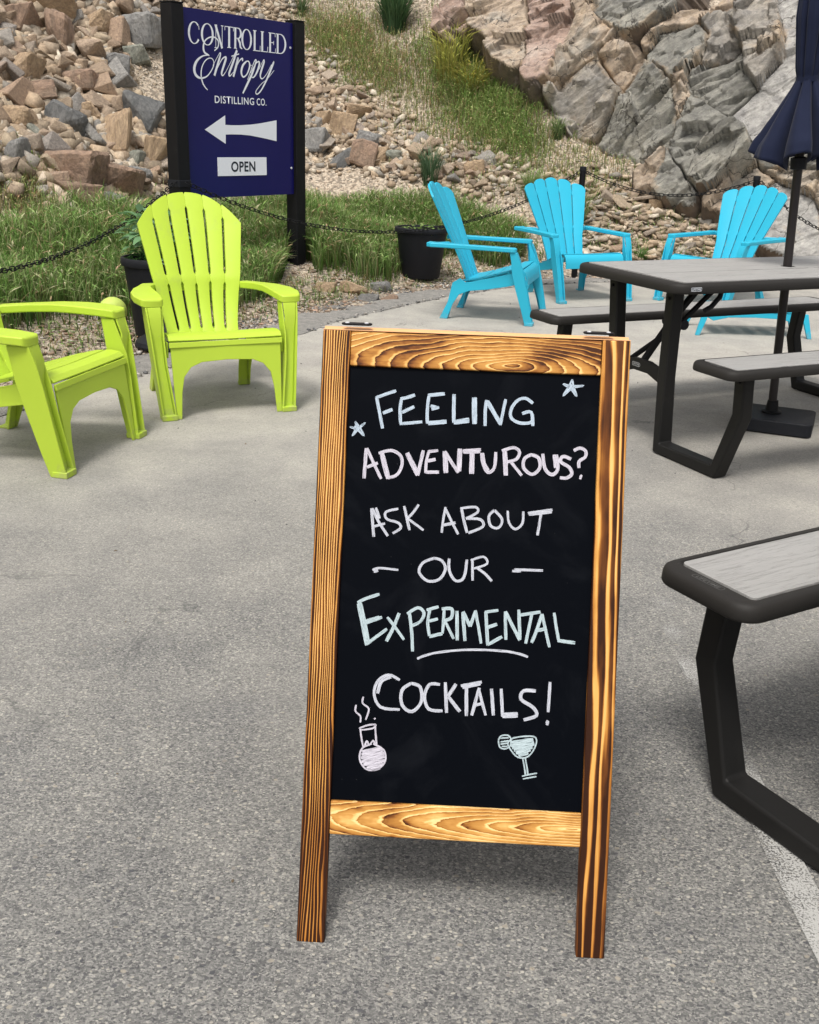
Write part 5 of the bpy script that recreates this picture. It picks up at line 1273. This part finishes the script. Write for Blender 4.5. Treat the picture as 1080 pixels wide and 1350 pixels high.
for k in range(8):
    a = 2 * math.pi * (k + .25) / 8
    MB().tube([(.021 * math.cos(a), .021 * math.sin(a), 1.9), (.021 * math.cos(a), .021 * math.sin(a), 1.45), (.075 * math.cos(a), .075 * math.sin(a), 1.19)], None, up=(0, 0, 1), w=.010, h=.006).build('rib', M['black_metal'], um)
MB().lathe([(.021, 0), (.034, .004), (.036, .05), (.021, .055)], (0, 0, 1.09)).build('runner', M['black_plastic'], um, smooth=True)
MB().lathe([(.0, 2.36), (.012, 2.355), (.018, 2.33), (.010, 2.30), (.03, 2.27), (.03, 2.255)], (0, 0, 0), 16).build('finial', M['pole_metal'], um, smooth=True)

# ================================================================== BLUE SIGN
sg = empty('shop_sign', (-1.725, 8.0, .74), 0, 'dark blue sign with white lettering and an arrow between two black posts', 'sign')
SU = Vector((1.055 * -1 + 1.725, 1.0, 0)).normalized(); SV = Vector((0, 0, 1)); SN = SU.cross(SV)
def navy_panel():
    t = NT('blue_sign_panel'); o = t.obj()
    c = t.mix(t.noise(o, 2.5, 3), (.006, .0055, .072), (.010, .009, .095))
    sc_ = t.ramp(t.noise(t.scale(o, (1, 1, .25)), 60, 6, .7), [(.70, 0.), (.76, 1.)])
    c = t.mix(t.math('MULTIPLY', sc_, .12), c, (.2, .2, .3))
    t.b.inputs['Specular IOR Level'].default_value = .22
    return t.done(c, .3, t.bump(t.noise(o, 3, 2), .05, .01))
M['sign_blue'] = navy_panel()
def sgp(u, v, w=0.0): return SU * u + SV * v + SN * w
PW, PH, PT = 1.204, 1.30, .012
mb = MB().prism([sgp(0, 0, -PT), sgp(PW, 0, -PT), sgp(PW, PH, -PT), sgp(0, PH, -PT)], SN * PT)
mb.build('panel', M['sign_blue'], sg, smooth=True, bevel=.0015)
for uc, nm in ((-.0600, 'l'), (PW + .0600, 'r')):
    zb = -.74 - .05 + (.10 if nm == 'l' else .0); zt = 1.315
    hw = .0575
    P = [sgp(uc - hw, zb, -.085), sgp(uc + hw, zb, -.085), sgp(uc + hw, zb, .030), sgp(uc - hw, zb, .030)]
    po = MB().prism(P, SV * (zt - zb)).build('post', M['black_metal'], sg, smooth=True, bevel=.006, seg=2)
    P = [sgp(uc - hw - .002, zt + .001, -.087), sgp(uc + hw + .002, zt + .001, -.087), sgp(uc + hw + .002, zt + .001, .032), sgp(uc - hw - .002, zt + .001, .032)]
    MB().prism(P, SV * .010).build('post_cap', M['black_metal'], po, bevel=.003)
# bracket band on the left post where the chain hangs
P = [sgp(-.121, .085, -.089), sgp(.0005, .085, -.089), sgp(.0005, .085, .034), sgp(-.121, .085, .034)]
MB().prism(P, SV * .05).build('bracket', M['black_plastic'], sg, bevel=.003)
def stroke_ribbon(strokes, P, w0, default_w, lift, uvname=True, jitter=0.0, passes=1, sub=4, cap=True):
    """flat strokes from polylines [u, v, width] in millimetres; P maps (u, v, lift) to a point"""
    vs, fs_, uvs = [], [], []
    for si, st in enumerate(strokes):
        pts = [(p[0], p[1], p[2] if len(p) > 2 else default_w) for p in st]
        Q = []
        n = len(pts)
        if n == 2 and sub > 1:
            Q = [tuple(pts[0][k] * (1 - t) + pts[1][k] * t for k in range(3)) for t in np.linspace(0, 1, 7)]
        else:
            for i in range(n - 1):
                p0 = pts[max(i - 1, 0)]; p1 = pts[i]; p2 = pts[i + 1]; p3 = pts[min(i + 2, n - 1)]
                for k in range(sub):
                    t = k / sub
                    Q.append(tuple(.5 * ((2 * p1[c]) + (-p0[c] + p2[c]) * t + (2 * p0[c] - 5 * p1[c] + 4 * p2[c] - p3[c]) * t * t + (-p0[c] + 3 * p1[c] - 3 * p2[c] + p3[c]) * t ** 3) for c in range(3)))
            Q.append(pts[-1])
        for ps in range(passes):
            off = (ps - (passes - 1) / 2) * w0 * .80 + random.uniform(-jitter, jitter)
            b = len(vs); L_ = 0; m_ = len(Q); z = lift + ps * .00006 + (si % 9) * .00002
            for i, (x, y, w) in enumerate(Q):
                a_ = Q[max(i - 1, 0)]; c_ = Q[min(i + 1, m_ - 1)]
                dx, dy = c_[0] - a_[0], c_[1] - a_[1]; l_ = math.hypot(dx, dy) or 1; nx, ny = -dy / l_, dx / l_
                if i: L_ += math.hypot(x - Q[i - 1][0], y - Q[i - 1][1])
                end = 1.0
                if cap and (i == 0 or i == m_ - 1): end = .72
                hw = max(w * (1 + random.uniform(-.10, .10) * (jitter > 0)), .3) / 2 * end
                ox, oy = nx * off, ny * off
                vs += [P((x + ox + nx * hw) / 1000, (y + oy + ny * hw) / 1000, z), P((x + ox - nx * hw) / 1000, (y + oy - ny * hw) / 1000, z)]
                uvs += [(L_ / 10 + si * 3.7 + ps, 0.), (L_ / 10 + si * 3.7 + ps, 1.)]
                if i: fs_.append((b + 2 * i - 2, b + 2 * i - 1, b + 2 * i + 1, b + 2 * i))
    return vs, fs_, uvs
def ribbon_obj(name, data, mat, parent):
    vs, fs_, uvs = data
    o = MB().add(vs, fs_).build(name, mat, parent, fixn=False)
    uv = o.data.uv_layers.new(name='UVMap')
    for lp in o.data.loops: uv.data[lp.index].uv = uvs[lp.vertex_index]
    return o
ribbon_obj('lettering_controlled', stroke_ribbon(SCRIPT['controlled'], sgp, 0, 8, .0012, sub=2, cap=False), M['white_text'], sg)
ribbon_obj('lettering_entropy', stroke_ribbon(SCRIPT['entropy'], sgp, 0, 10, .0016, sub=5, cap=False), M['white_text'], sg)
MB().prism([sgp(u / 1000, v / 1000, .0003) for u, v in ARROW], SN * .001).build('arrow', M['white_text'], sg)
MB().prism([sgp(u, v, .0003) for u, v in ((.313, .157), (.864, .157), (.864, .293), (.313, .293))], SN * .004).build('open_plate', M['white_text'], sg)
mt = mat_from(sgp(.594, .224, .0044), SU, SV)
text_mesh('OPEN', .275, .078, 'lettering_open', M['dark_print'], sg, mt, bold=.025, spacing=1.06)
mt = mat_from(sgp(.592, .704, .0004), SU, SV)
text_mesh('DISTILLING', .430, .052, 'lettering_distilling', M['white_text'], sg, mat_from(sgp(.521, .704, .0004), SU, SV), bold=.012, spacing=1.12)
text_mesh('CO.', .112, .052, 'lettering_company', M['white_text'], sg, mat_from(sgp(.822, .704, .0004), SU, SV), bold=.012, spacing=1.12)
for u, v in ((1.172, 1.12), (1.172, .208)):
    mb = MB(); P = [sgp(u + .009 * math.cos(a), v + .009 * math.sin(a), .0003) for a in np.linspace(0, 6.283, 13)[:-1]]
    mb.prism(P, SN * .005).build('bolt', M['bolt'], sg)

# ================================================================== CHAIN FENCE
def chain_post(x, y, ztop, label):
    z0 = float(ground_z(x, y)) - .05
    p = empty('chain_post', (x, y, z0), 0, label, 'fence post', 'black chain posts')
    MB().lathe([(.028, 0), (.028, ztop - z0 - .004), (.025, ztop - z0)], n=20).build('shaft', M['black_metal'], p, smooth=True)
    MB().lathe([(.030, ztop - z0 - .03), (.0315, ztop - z0 - .02), (.0315, ztop - z0 + .004), (.012, ztop - z0 + .008)], n=20).build('cap', M['black_plastic'], p, smooth=True)
    mb = MB(); ring = [(.028 + .014 + .012 * math.cos(a), 0, ztop - z0 - .05 + .012 * math.sin(a)) for a in np.linspace(0, 2 * math.pi, 13)]
    mb.tube(ring, .0028, 6, up=(0, 1, 0)).build('eye_ring', M['black_metal'], p, smooth=True)
    return p
chain_post(1.50, 10.0, 1.00, 'round black chain post directly behind the middle turquoise chair')
chain_post(2.97, 9.55, .98, 'short black chain post behind the turquoise chair by the umbrella')
def link_mesh():
    mb = MB(); pts = []
    for k in range(14):
        a = 2 * math.pi * k / 14; x = .0165 * math.cos(a) + math.copysign(.0105, math.cos(a)) * (abs(math.cos(a)) > .02); y = .0135 * math.sin(a)
        pts.append(Vector((x, y, 0)))
    rings = []
    for k, p in enumerate(pts):
        t = (pts[(k + 1) % 14] - pts[k - 1]).normalized(); nx = t.cross(Vector((0, 0, 1)))
        rings.append([p + nx * math.cos(q) * .0035 + Vector((0, 0, 1)) * math.sin(q) * .0035 for q in np.linspace(0, 2 * math.pi, 7)[:-1]])
    rings.append(rings[0]); mb.loft(rings, caps=False)
    me = bpy.data.meshes.new('link'); me.from_pydata(mb.v, [], mb.f); me.shade_smooth(); me.materials.append(M['black_metal']); return me
LINK = link_mesh()
def chain(A, B, sag, label, pitch=.041):
    A, B = Vector(A), Vector(B); root = empty('chain', A, 0, label, 'chain', 'black chains of the rope fence')
    N = 400; P = [A.lerp(B, i / N) - Vector((0, 0, 4 * sag * (i / N) * (1 - i / N))) for i in range(N + 1)]
    d = [0]
    for i in range(N): d.append(d[-1] + (P[i + 1] - P[i]).length)
    n = int(d[-1] / pitch)
    for k in range(n):
        q = (k + .5) * d[-1] / n; i = int(np.searchsorted(d, q)) - 1; i = max(0, min(N - 1, i))
        p = P[i].lerp(P[i + 1], (q - d[i]) / (d[i + 1] - d[i])); t = (P[i + 1] - P[i]).normalized()
        o = bpy.data.objects.new('link', LINK); COL.objects.link(o); o.parent = root
        o.rotation_mode = 'QUATERNION'
        qt = t.to_track_quat('X', 'Z') @ Matrix.Rotation(math.pi / 2 * (k % 2) + .6 + random.uniform(-.25, .25), 4, 'X').to_quaternion()
        o.rotation_quaternion = qt; o.location = p - A
chain((-1.80, 7.90, .86), (-2.75, 3.3, .95), .42, 'black chain rising from the left picture edge to the left sign post')
chain((-1.72, 7.90, .86), (1.47, 9.97, .96), .44, 'long black chain passing the right sign post and sagging over the black pot')
chain((1.53, 9.98, .96), (2.94, 9.54, .94), .16, 'black chain sagging between the two round posts')
chain((3.00, 9.53, .94), (3.95, 7.6, .75), .30, 'black chain falling away to the right behind the umbrella')
chain_post(3.97, 7.58, .80, 'black chain post outside the right picture edge')
chain_post(-2.76, 3.28, 1.00, 'black chain post outside the left picture edge')

# ================================================================== PLANT POTS
def soil_mat():
    t = NT('potting_soil'); o = t.obj(); n = t.noise(o, 40, 6, .7)
    return t.done(t.mix(n, (.03, .02, .012), (.09, .06, .04)), .95, t.bump(n, 1, .02))
M['soil'] = soil_mat()
def pot(x, y, R, H, label, plant):
    z = float(ground_z(x, y))
    p = empty('plant_pot', (x, y, z), 0, label, 'plant pot', None)
    MB().lathe([(R * .70, 0), (R * .72, .006), (R * .92, H * .84), (R * .935, H * .86), (R * .93, H * .90), (R * 1.0, H * .905), (R * 1.02, H * .93), (R * 1.02, H * .985), (R * 1.0, H), (R * .93, H), (R * .91, H * .97), (R * .88, H * .80)], n=48).build('pot', M['black_plastic'], p, smooth=True, angle=.7)
    MB().lathe([(R * .90, H * .885), (R * .5, H * .915), (.001, H * .925)], n=24).build('soil', M['soil'], p, smooth=True)
    plant(p, H * .90, R)
    return p
def leaf_faces(P0, dirn, size, width, up, n=3, curl=.35):
    """one broad leaf: a creased strip"""
    d = Vector(dirn).normalized(); s = d.cross(Vector(up)).normalized(); u = s.cross(d)
    vs = []; fs_ = []
    prof = [0.12, .75, 1.0, .65, .05]
    for i, w in enumerate(prof):
        t = i / (len(prof) - 1); c = Vector(P0) + d * size * t - Vector((0, 0, 1)) * curl * size * t * t
        vs += [c - s * w * width / 2 + u * .12 * w * width, c, c + s * w * width / 2 + u * .12 * w * width]
        if i:
            b = 3 * i
            fs_ += [(b - 3, b - 2, b + 1, b), (b - 2, b - 1, b + 2, b + 1)]
    return vs, fs_
def leafy(name, parent, n, R, z0, hmax, size, width, cols, seed):
    rg = np.random.default_rng(seed); V, F, C_ = [], [], []
    for k in range(n):
        a = rg.uniform(0, 6.28); r = R * .8 * math.sqrt(rg.random()); z = z0 + hmax * rg.random() ** .8 * (1 - .4 * (r / R) ** 2)
        el = rg.uniform(-.1, .9)
        s = size * rg.uniform(.6, 1.2)
        vs, fs_ = leaf_faces((r * math.cos(a), r * math.sin(a), z), (math.cos(a + rg.normal(0, .6)) * math.cos(el), math.sin(a + rg.normal(0, .6)) * math.cos(el), math.sin(el)), s, width * s / size, (0, 0, 1))
        b = len(V); V += [tuple(v) for v in vs]; F += [tuple(i + b for i in f) for f in fs_]
        c = np.array(cols[rg.integers(len(cols))]) * rg.uniform(.75, 1.25); C_ += [c] * len(vs)
    return np_mesh(name, np.array(V), np.array(F), M['leaf'], parent, col=np.array(C_), compact=False)
def plants_pale(p, z, R):
    leafy('seedlings', p, 90, R, z, .05, .05, .035, [(.20, .30, .08), (.30, .40, .14), (.12, .2, .05)], 5)
def plants_bushy(p, z, R):
    leafy('broad_leaves', p, 120, R * 1.0, z + .04, .30, .11, .06, [(.10, .22, .08), (.16, .30, .14), (.22, .36, .2)], 6)
    leafy('feathery_leaves', p, 1400, R * 1.02, z - .01, .20, .032, .008, [(.05, .17, .03), (.08, .24, .04), (.10, .20, .05)], 7)
    rg = np.random.default_rng(3)
    for k in range(4):
        a = rg.uniform(0, 6.28); c = Vector((R * .75 * math.cos(a), R * .75 * math.sin(a), z + .10))
    MB().lathe([(.001, .0), (.016, .004), (.02, .012), (.012, .02), (.001, .018)], (.13, -.16, z + .05), 10).build('orange_flower', M['orange'], p, smooth=True)
M['orange'] = plastic('orange_petal', (.75, .22, .03), .6, .2)
pot(.03, 9.30, .235, .43, 'black round plant pot with pale seedlings beside the left turquoise chair', plants_pale)
pot(-1.56, 6.30, .215, .50, 'black rimmed pot with bushy green plants behind the whole lime chair', plants_bushy)
# rubber foot and scuffed ball behind the lime chairs
rb = empty('rubber_base', (-1.475, 6.08, 0.02), 0, 'dark rubber domed stand base half hidden behind the whole lime chair', 'stand base')
MB().lathe([(.185, 0), (.19, .012), (.182, .035), (.14, .062), (.07, .095), (.04, .12), (.03, .16), (.022, .165)], n=40).build('dome', M['black_plastic'], rb, smooth=True)
MB().tube([(0, 0, .15), (0, 0, .30)], .02, 12).build('stub', M['black_metal'], rb, smooth=True)
_bx, _by, _bz, _ = hit(150, 428)
bl = empty('ball', (_bx, _by, _bz + .085), 0, 'scuffed lime green plastic ball in the grass behind the left lime chair', 'ball')
bm = bmesh.new(); bmesh.ops.create_uvsphere(bm, u_segments=32, v_segments=20, radius=.088); me = bpy.data.meshes.new('shell'); bm.to_mesh(me); bm.free(); me.shade_smooth(); me.materials.append(M['teal_scuff'])
o = bpy.data.objects.new('shell', me); COL.objects.link(o); o.parent = bl

# ================================================================== A-FRAME CHALKBOARD
BW, BL_, BT = .254, 1.016, .020
LEAN, BYAW = .358, -.034
ab = empty('chalkboard_sign', (.089, 1.337, 0), BYAW, 'wooden A-frame chalkboard with burnt grain frame and handwritten chalk message', 'chalkboard')
BVv = Vector((0, math.sin(LEAN), math.cos(LEAN))); BNv = Vector((0, -math.cos(LEAN), math.sin(LEAN)))
FM = Matrix.Identity(4)
for i in range(3): FM[i][0], FM[i][1], FM[i][2] = (1, 0, 0)[i], BVv[i], BNv[i]
def wood(name, mode, par):
    t = NT(name); o = t.obj(); sp3 = t.n('SeparateXYZ', i_0=o).outputs
    X, Y, Z = sp3[0], sp3[1], sp3[2]
    if mode == 'stile':
        per, amp, sy, seed, thr, bias = par
        wn1 = t.noise(t.scale(o, (9, sy, 4), (seed, seed * 2, 0)), 2.2, 3, .45)
        wn2 = t.noise(t.scale(o, (60, 9, 20), (seed, 0, 0)), 1.0, 3, .5)
        q = t.math('ADD', X, t.math('MULTIPLY_ADD', wn1, amp, t.math('MULTIPLY', wn2, .0016)))
        pern = t.math('ADD', q, t.math('MULTIPLY', t.noise(t.scale(q, (1, 1, 1)), 30, 1), .006))
        ph = t.math('DIVIDE', pern, per)
    else:
        u0, v0, k, per, seed, thr, bias = par
        dx = t.math('MULTIPLY', t.math('SUBTRACT', X, u0), k); dy = t.math('SUBTRACT', Y, v0)
        wn1 = t.noise(t.scale(o, (9, 22, 10), (seed, seed, 0)), 1.0, 2, .4)
        wn2 = t.noise(t.scale(o, (60, 160, 30), (seed, 0, 0)), 1.0, 3, .6)
        dy = t.math('ADD', dy, t.math('MULTIPLY_ADD', wn1, .012, -.006))
        r = t.math('SQRT', t.math('ADD', t.math('MULTIPLY', dx, dx), t.math('MULTIPLY', dy, dy)))
        q = t.math('ADD', r, t.math('MULTIPLY_ADD', wn2, .0022, t.math('MULTIPLY', wn1, .006)))
        ph = t.math('DIVIDE', q, per)
    fr = t.math('FRACT', ph)
    irr = t.noise(t.scale(o, (5, 1.1, 3) if mode == 'stile' else (2.5, 9, 3), (3, seed, 1)), 3.0, 4, .6)
    fib = t.noise(t.scale(o, (420, 9, 60) if mode == 'stile' else (9, 420, 60)), 1.0, 4, .65)
    if mode == 'stile':
        band = t.ramp(fr, [(0, 0.), (.22, .05), (thr, .80), (.82, 1.), (.90, .7), (1., 0.)])
    else:
        band = t.ramp(fr, [(0, .0), (.10, .05), (.22, .45), (.6, .55), (.86, .75), (.95, .95), (1., .1)])
    b2 = t.math('MULTIPLY_ADD', irr, 1.5, bias)
    if mode == 'stile':   # torch marks: darker arrises and feet
        ex = t.math('MULTIPLY', t.math('ABSOLUTE', t.math('SUBTRACT', t.math('ABSOLUTE', X), .23075)), 43.0)
        b2 = t.math('ADD', b2, t.math('MULTIPLY', t.ramp(t.math('MULTIPLY_ADD', irr, .5, t.math('SUBTRACT', ex, .25)), [(.62, 0.), (.85, 1.)]), .55))
        b2 = t.math('ADD', b2, t.math('MULTIPLY', t.ramp(Y, [(.0, 1.), (.55, 0.)]), .60))
    else:
        b2 = t.math('ADD', b2, t.math('MULTIPLY', t.ramp(t.noise(t.scale(o, (7, 14, 3), (9, seed, 2)), 1.3, 4, .6), [(.45, 0.), (.62, 1.)]), .55))
    tot = t.math('ADD', t.math('MULTIPLY', band, t.math('MULTIPLY_ADD', irr, 1.0, .35)), t.math('MULTIPLY', b2, .55))
    tot = t.math('ADD', tot, t.math('MULTIPLY_ADD', fib, .24, -.12), clamp=True)
    if mode == 'stile':
        c = t.ramp(tot, [(0, (.76, .45, .155)), (.25, (.62, .32, .08)), (.48, (.39, .155, .028)), (.72, (.135, .042, .008)), (1., (.030, .009, .003))])
    else:
        c = t.ramp(tot, [(0, (.82, .55, .24)), (.22, (.72, .43, .145)), (.42, (.52, .26, .065)), (.65, (.38, .165, .034)), (.85, (.18, .06, .013)), (1., (.05, .015, .005))])
    # scorched edges
    h = t.math('ADD', t.math('MULTIPLY', band, -.6), t.math('MULTIPLY', fib, .5))
    t.b.inputs['Specular IOR Level'].default_value = .15
    return t.done(c, .5, t.bump(h, .35, .0012)), t
M['stile_l'] = wood('burnt_pine_left', 'stile', (.0052, .038, .9, 3.0, .36, -.52))[0]
M['stile_r'] = wood('burnt_pine_right', 'stile', (.0125, .060, .6, 8.0, .40, -.60))[0]
M['rail_b'] = wood('pine_cathedral_bottom', 'rail', (.19, .208, .105, .0046, 2.0, .5, -.90))[0]
M['rail_t'] = wood('pine_cathedral_top', 'rail', (.06, .965, .20, .0056, 5.0, .5, -.50))[0]
def lightwood():
    t = NT('pale_pine_edge'); o = t.obj(); n = t.noise(t.scale(o, (4, 60, 60)), 3, 5, .6)
    return t.done(t.mix(n, (.80, .45, .22), (.62, .28, .10)), .5, t.bump(n, .2, .001))
M['pine_pale'] = lightwood()
def board_mat():
    t = NT('blackboard'); o = t.obj()
    sm = t.ramp(t.noise(t.scale(o, (1, 1, 1), (2, 1, 0)), 5, 6, .6, 1.5), [(.52, 0.), (.75, 1.)])
    c = t.mix(t.math('MULTIPLY', sm, .034), (.0016, .0022, .0038), (.12, .13, .15))
    sk = t.ramp(t.noise(t.scale(o, (1, 1, 1)), 260, 2), [(.78, 0.), (.80, 1.)])
    c = t.mix(t.math('MULTIPLY', sk, .3), c, (.3, .3, .3))
    t.b.inputs['Specular IOR Level'].default_value = .03
    return t.done(c, t.math('MULTIPLY_ADD', sm, .10, .45), t.bump(t.noise(o, 300, 3), .04, .001))
M['board'] = board_mat()
def chalk_mat(name, a, b):
    t = NT(name); uv = t.n('UVMap', uv_map='UVMap').outputs[0]; o = t.obj()
    st = t.noise(t.scale(uv, (.55, 7, 1)), 1.0, 4, .65)
    g = t.noise(o, 700, 3)
    c = t.mix(t.ramp(st, [(.36, 0.), (.60, 1.)]), b, a)
    al = t.math('ADD', t.ramp(st, [(.30, .05), (.45, 1.)]), t.math('MULTIPLY_ADD', g, .5, -.25), clamp=True)
    t.put(t.b.inputs['Base Color'], c); t.b.inputs['Roughness'].default_value = .8
    tr = t.n('BsdfTransparent'); mx = t.n('MixShader')
    t.put(mx.inputs[0], al); t.t.links.new(tr.outputs[0], mx.inputs[1]); t.t.links.new(t.b.outputs[0], mx.inputs[2])
    t.t.links.new(mx.outputs[0], t.out.inputs['Surface'])
    return t.m
M['chalk'] = chalk_mat('chalk_white', (.55, .56, .61), (.22, .23, .27))
M['chalk_blue'] = chalk_mat('chalk_pale_blue', (.48, .56, .64), (.20, .25, .30))
M['chalk_mint'] = chalk_mat('chalk_mint', (.47, .56, .58), (.19, .25, .27))
M['chalk_lilac'] = chalk_mat('chalk_lilac', (.58, .55, .61), (.26, .24, .28))
def panel_box(name, x0, x1, y0, y1, z0, z1, mat, parent, taper=None, bevel=.0022):
    o = MB().box(((x0 + x1) / 2, (y0 + y1) / 2, (z0 + z1) / 2), (x1 - x0, y1 - y0, z1 - z0)).build(name, mat, parent, smooth=True, bevel=bevel, seg=2)
    return o
def easel_half(front):
    h = empty('frame', (0, 0, 0)); h.parent = ab
    if front: h.matrix_local = FM
    else:
        # rear half leans the other way from the shared top edge
        top = BVv * BL_
        y2 = 2 * top.y + .028
        B2 = Vector((0, -math.sin(LEAN), math.cos(LEAN))); N2 = Vector((0, math.cos(LEAN), math.sin(LEAN)))
        m_ = Matrix.Identity(4)
        for i in range(3): m_[i][0], m_[i][1], m_[i][2] = (-1, 0, 0)[i], B2[i], N2[i]
        m_[1][3] = y2
        h.matrix_local = m_
    sw = .0465
    panel_box('stile', -BW, -BW + sw, 0, BL_, -BT, 0, M['stile_l'], h)
    panel_box('stile', BW - sw, BW, 0, BL_, -BT, 0, M['stile_r'], h)
    panel_box('rail', -BW + sw + .0003, BW - sw - .0003, .180, .236, -BT, -.0012, M['rail_b'], h)
    panel_box('rail', -BW + sw + .0003, BW - sw - .0003, .958, BL_ - .001, -BT, -.0012, M['rail_t'], h)
    panel_box('writing_panel', -BW + sw + .0003, BW - sw - .0003, .2363, .9577, -.014, -.0075, M['board'], h, bevel=0)
    return h
hf = easel_half(True); hb = easel_half(False)
# pale sawn top edges sitting as thin caps
for hh, s in ((hf, 1), (hb, 1)):
    MB().box((0, BL_ + .0008, -BT / 2), (BW * 2, .0010, BT - .001)).build('top_edge', M['pine_pale'], hh)
def bp(u, v, w): return Vector((u, v, -.0075 + w))
def split_group(g, keep):
    for nm, test in keep: CHALK[nm] = [st for st in CHALK[g] if test(st)]
    del CHALK[g]
mx_ = lambda st: sum(p[0] for p in st) / len(st)
split_group('ask about', [('ask', lambda st: mx_(st) < -50), ('about', lambda st: mx_(st) >= -50)])
split_group('our', [('dash', lambda st: mx_(st) < -110), ('our_word', lambda st: -110 <= mx_(st) < 60), ('dash_right', lambda st: mx_(st) >= 60)])
split_group('stars', [('star', lambda st: mx_(st) < 0), ('star_right', lambda st: mx_(st) >= 0)])
GRP = {'feeling': ('chalk_blue', 3.0, 2), 'adventurous': ('chalk_lilac', 3.0, 2), 'ask': ('chalk', 2.4, 2), 'about': ('chalk', 2.4, 2), 'our_word': ('chalk', 2.4, 2), 'dash': ('chalk', 2.2, 2), 'dash_right': ('chalk', 2.2, 2), 'experimental': ('chalk_mint', 2.9, 2),
       'underline': ('chalk', 3.6, 1), 'cocktails': ('chalk', 3.0, 2), 'flask': ('chalk_lilac', 2.7, 1), 'cocktail glass': ('chalk_mint', 2.2, 1), 'flask_fill': ('chalk_lilac', 5.6, 1), 'glass_fill': ('chalk_mint', 5.0, 1), 'star': ('chalk_blue', 2.6, 1), 'star_right': ('chalk_blue', 2.6, 1)}
for g, sts in CHALK.items():
    mt_, w, ps = GRP[g]
    ribbon_obj('chalk_' + g.replace(' ', '_').replace('_right', '').replace('_word', ''), stroke_ribbon(sts, bp, w, w * (1.0 if ps > 1 else 1.1), .0003, jitter=.35, passes=ps, sub=4), M[mt_], hf)
# hinge plates lying over the top edges of both halves
topv = BVv * BL_
for u in (-BW + .055, BW - .052):
    hg = MB(); P = []
    c0 = Vector((u, topv.y + .012, topv.z + .0075))
    for x, y in rounded_rect(.0255, .0085, .008, 6): P.append(c0 + Vector((x, y, 0)))
    hp = hg.prism(P, (0, 0, .0028)).build('hinge', M['hinge'], ab, smooth=True, bevel=.0009, seg=2)
    for dx in (-.016, .016):
        q = c0 + Vector((dx, 0, .0029)); MB().lathe([(.0036, 0), (.0036, .0008), (.0022, .0014), (.0001, .0014)], tuple(q), 14).build('screw', M['bolt'], hp, smooth=True)
# spreader chain hinge bars inside the legs
for s in (-1, 1):
    a = BVv * .42 + Vector((s * (BW - .012), .022, 0)); b = Vector((s * (BW - .012), 2 * topv.y + .028 - a.y, a.z))
    MB().tube([a, (a + b) / 2 - Vector((0, 0, .03)), b], .0015, 6).build('spreader', M['black_metal'], ab)
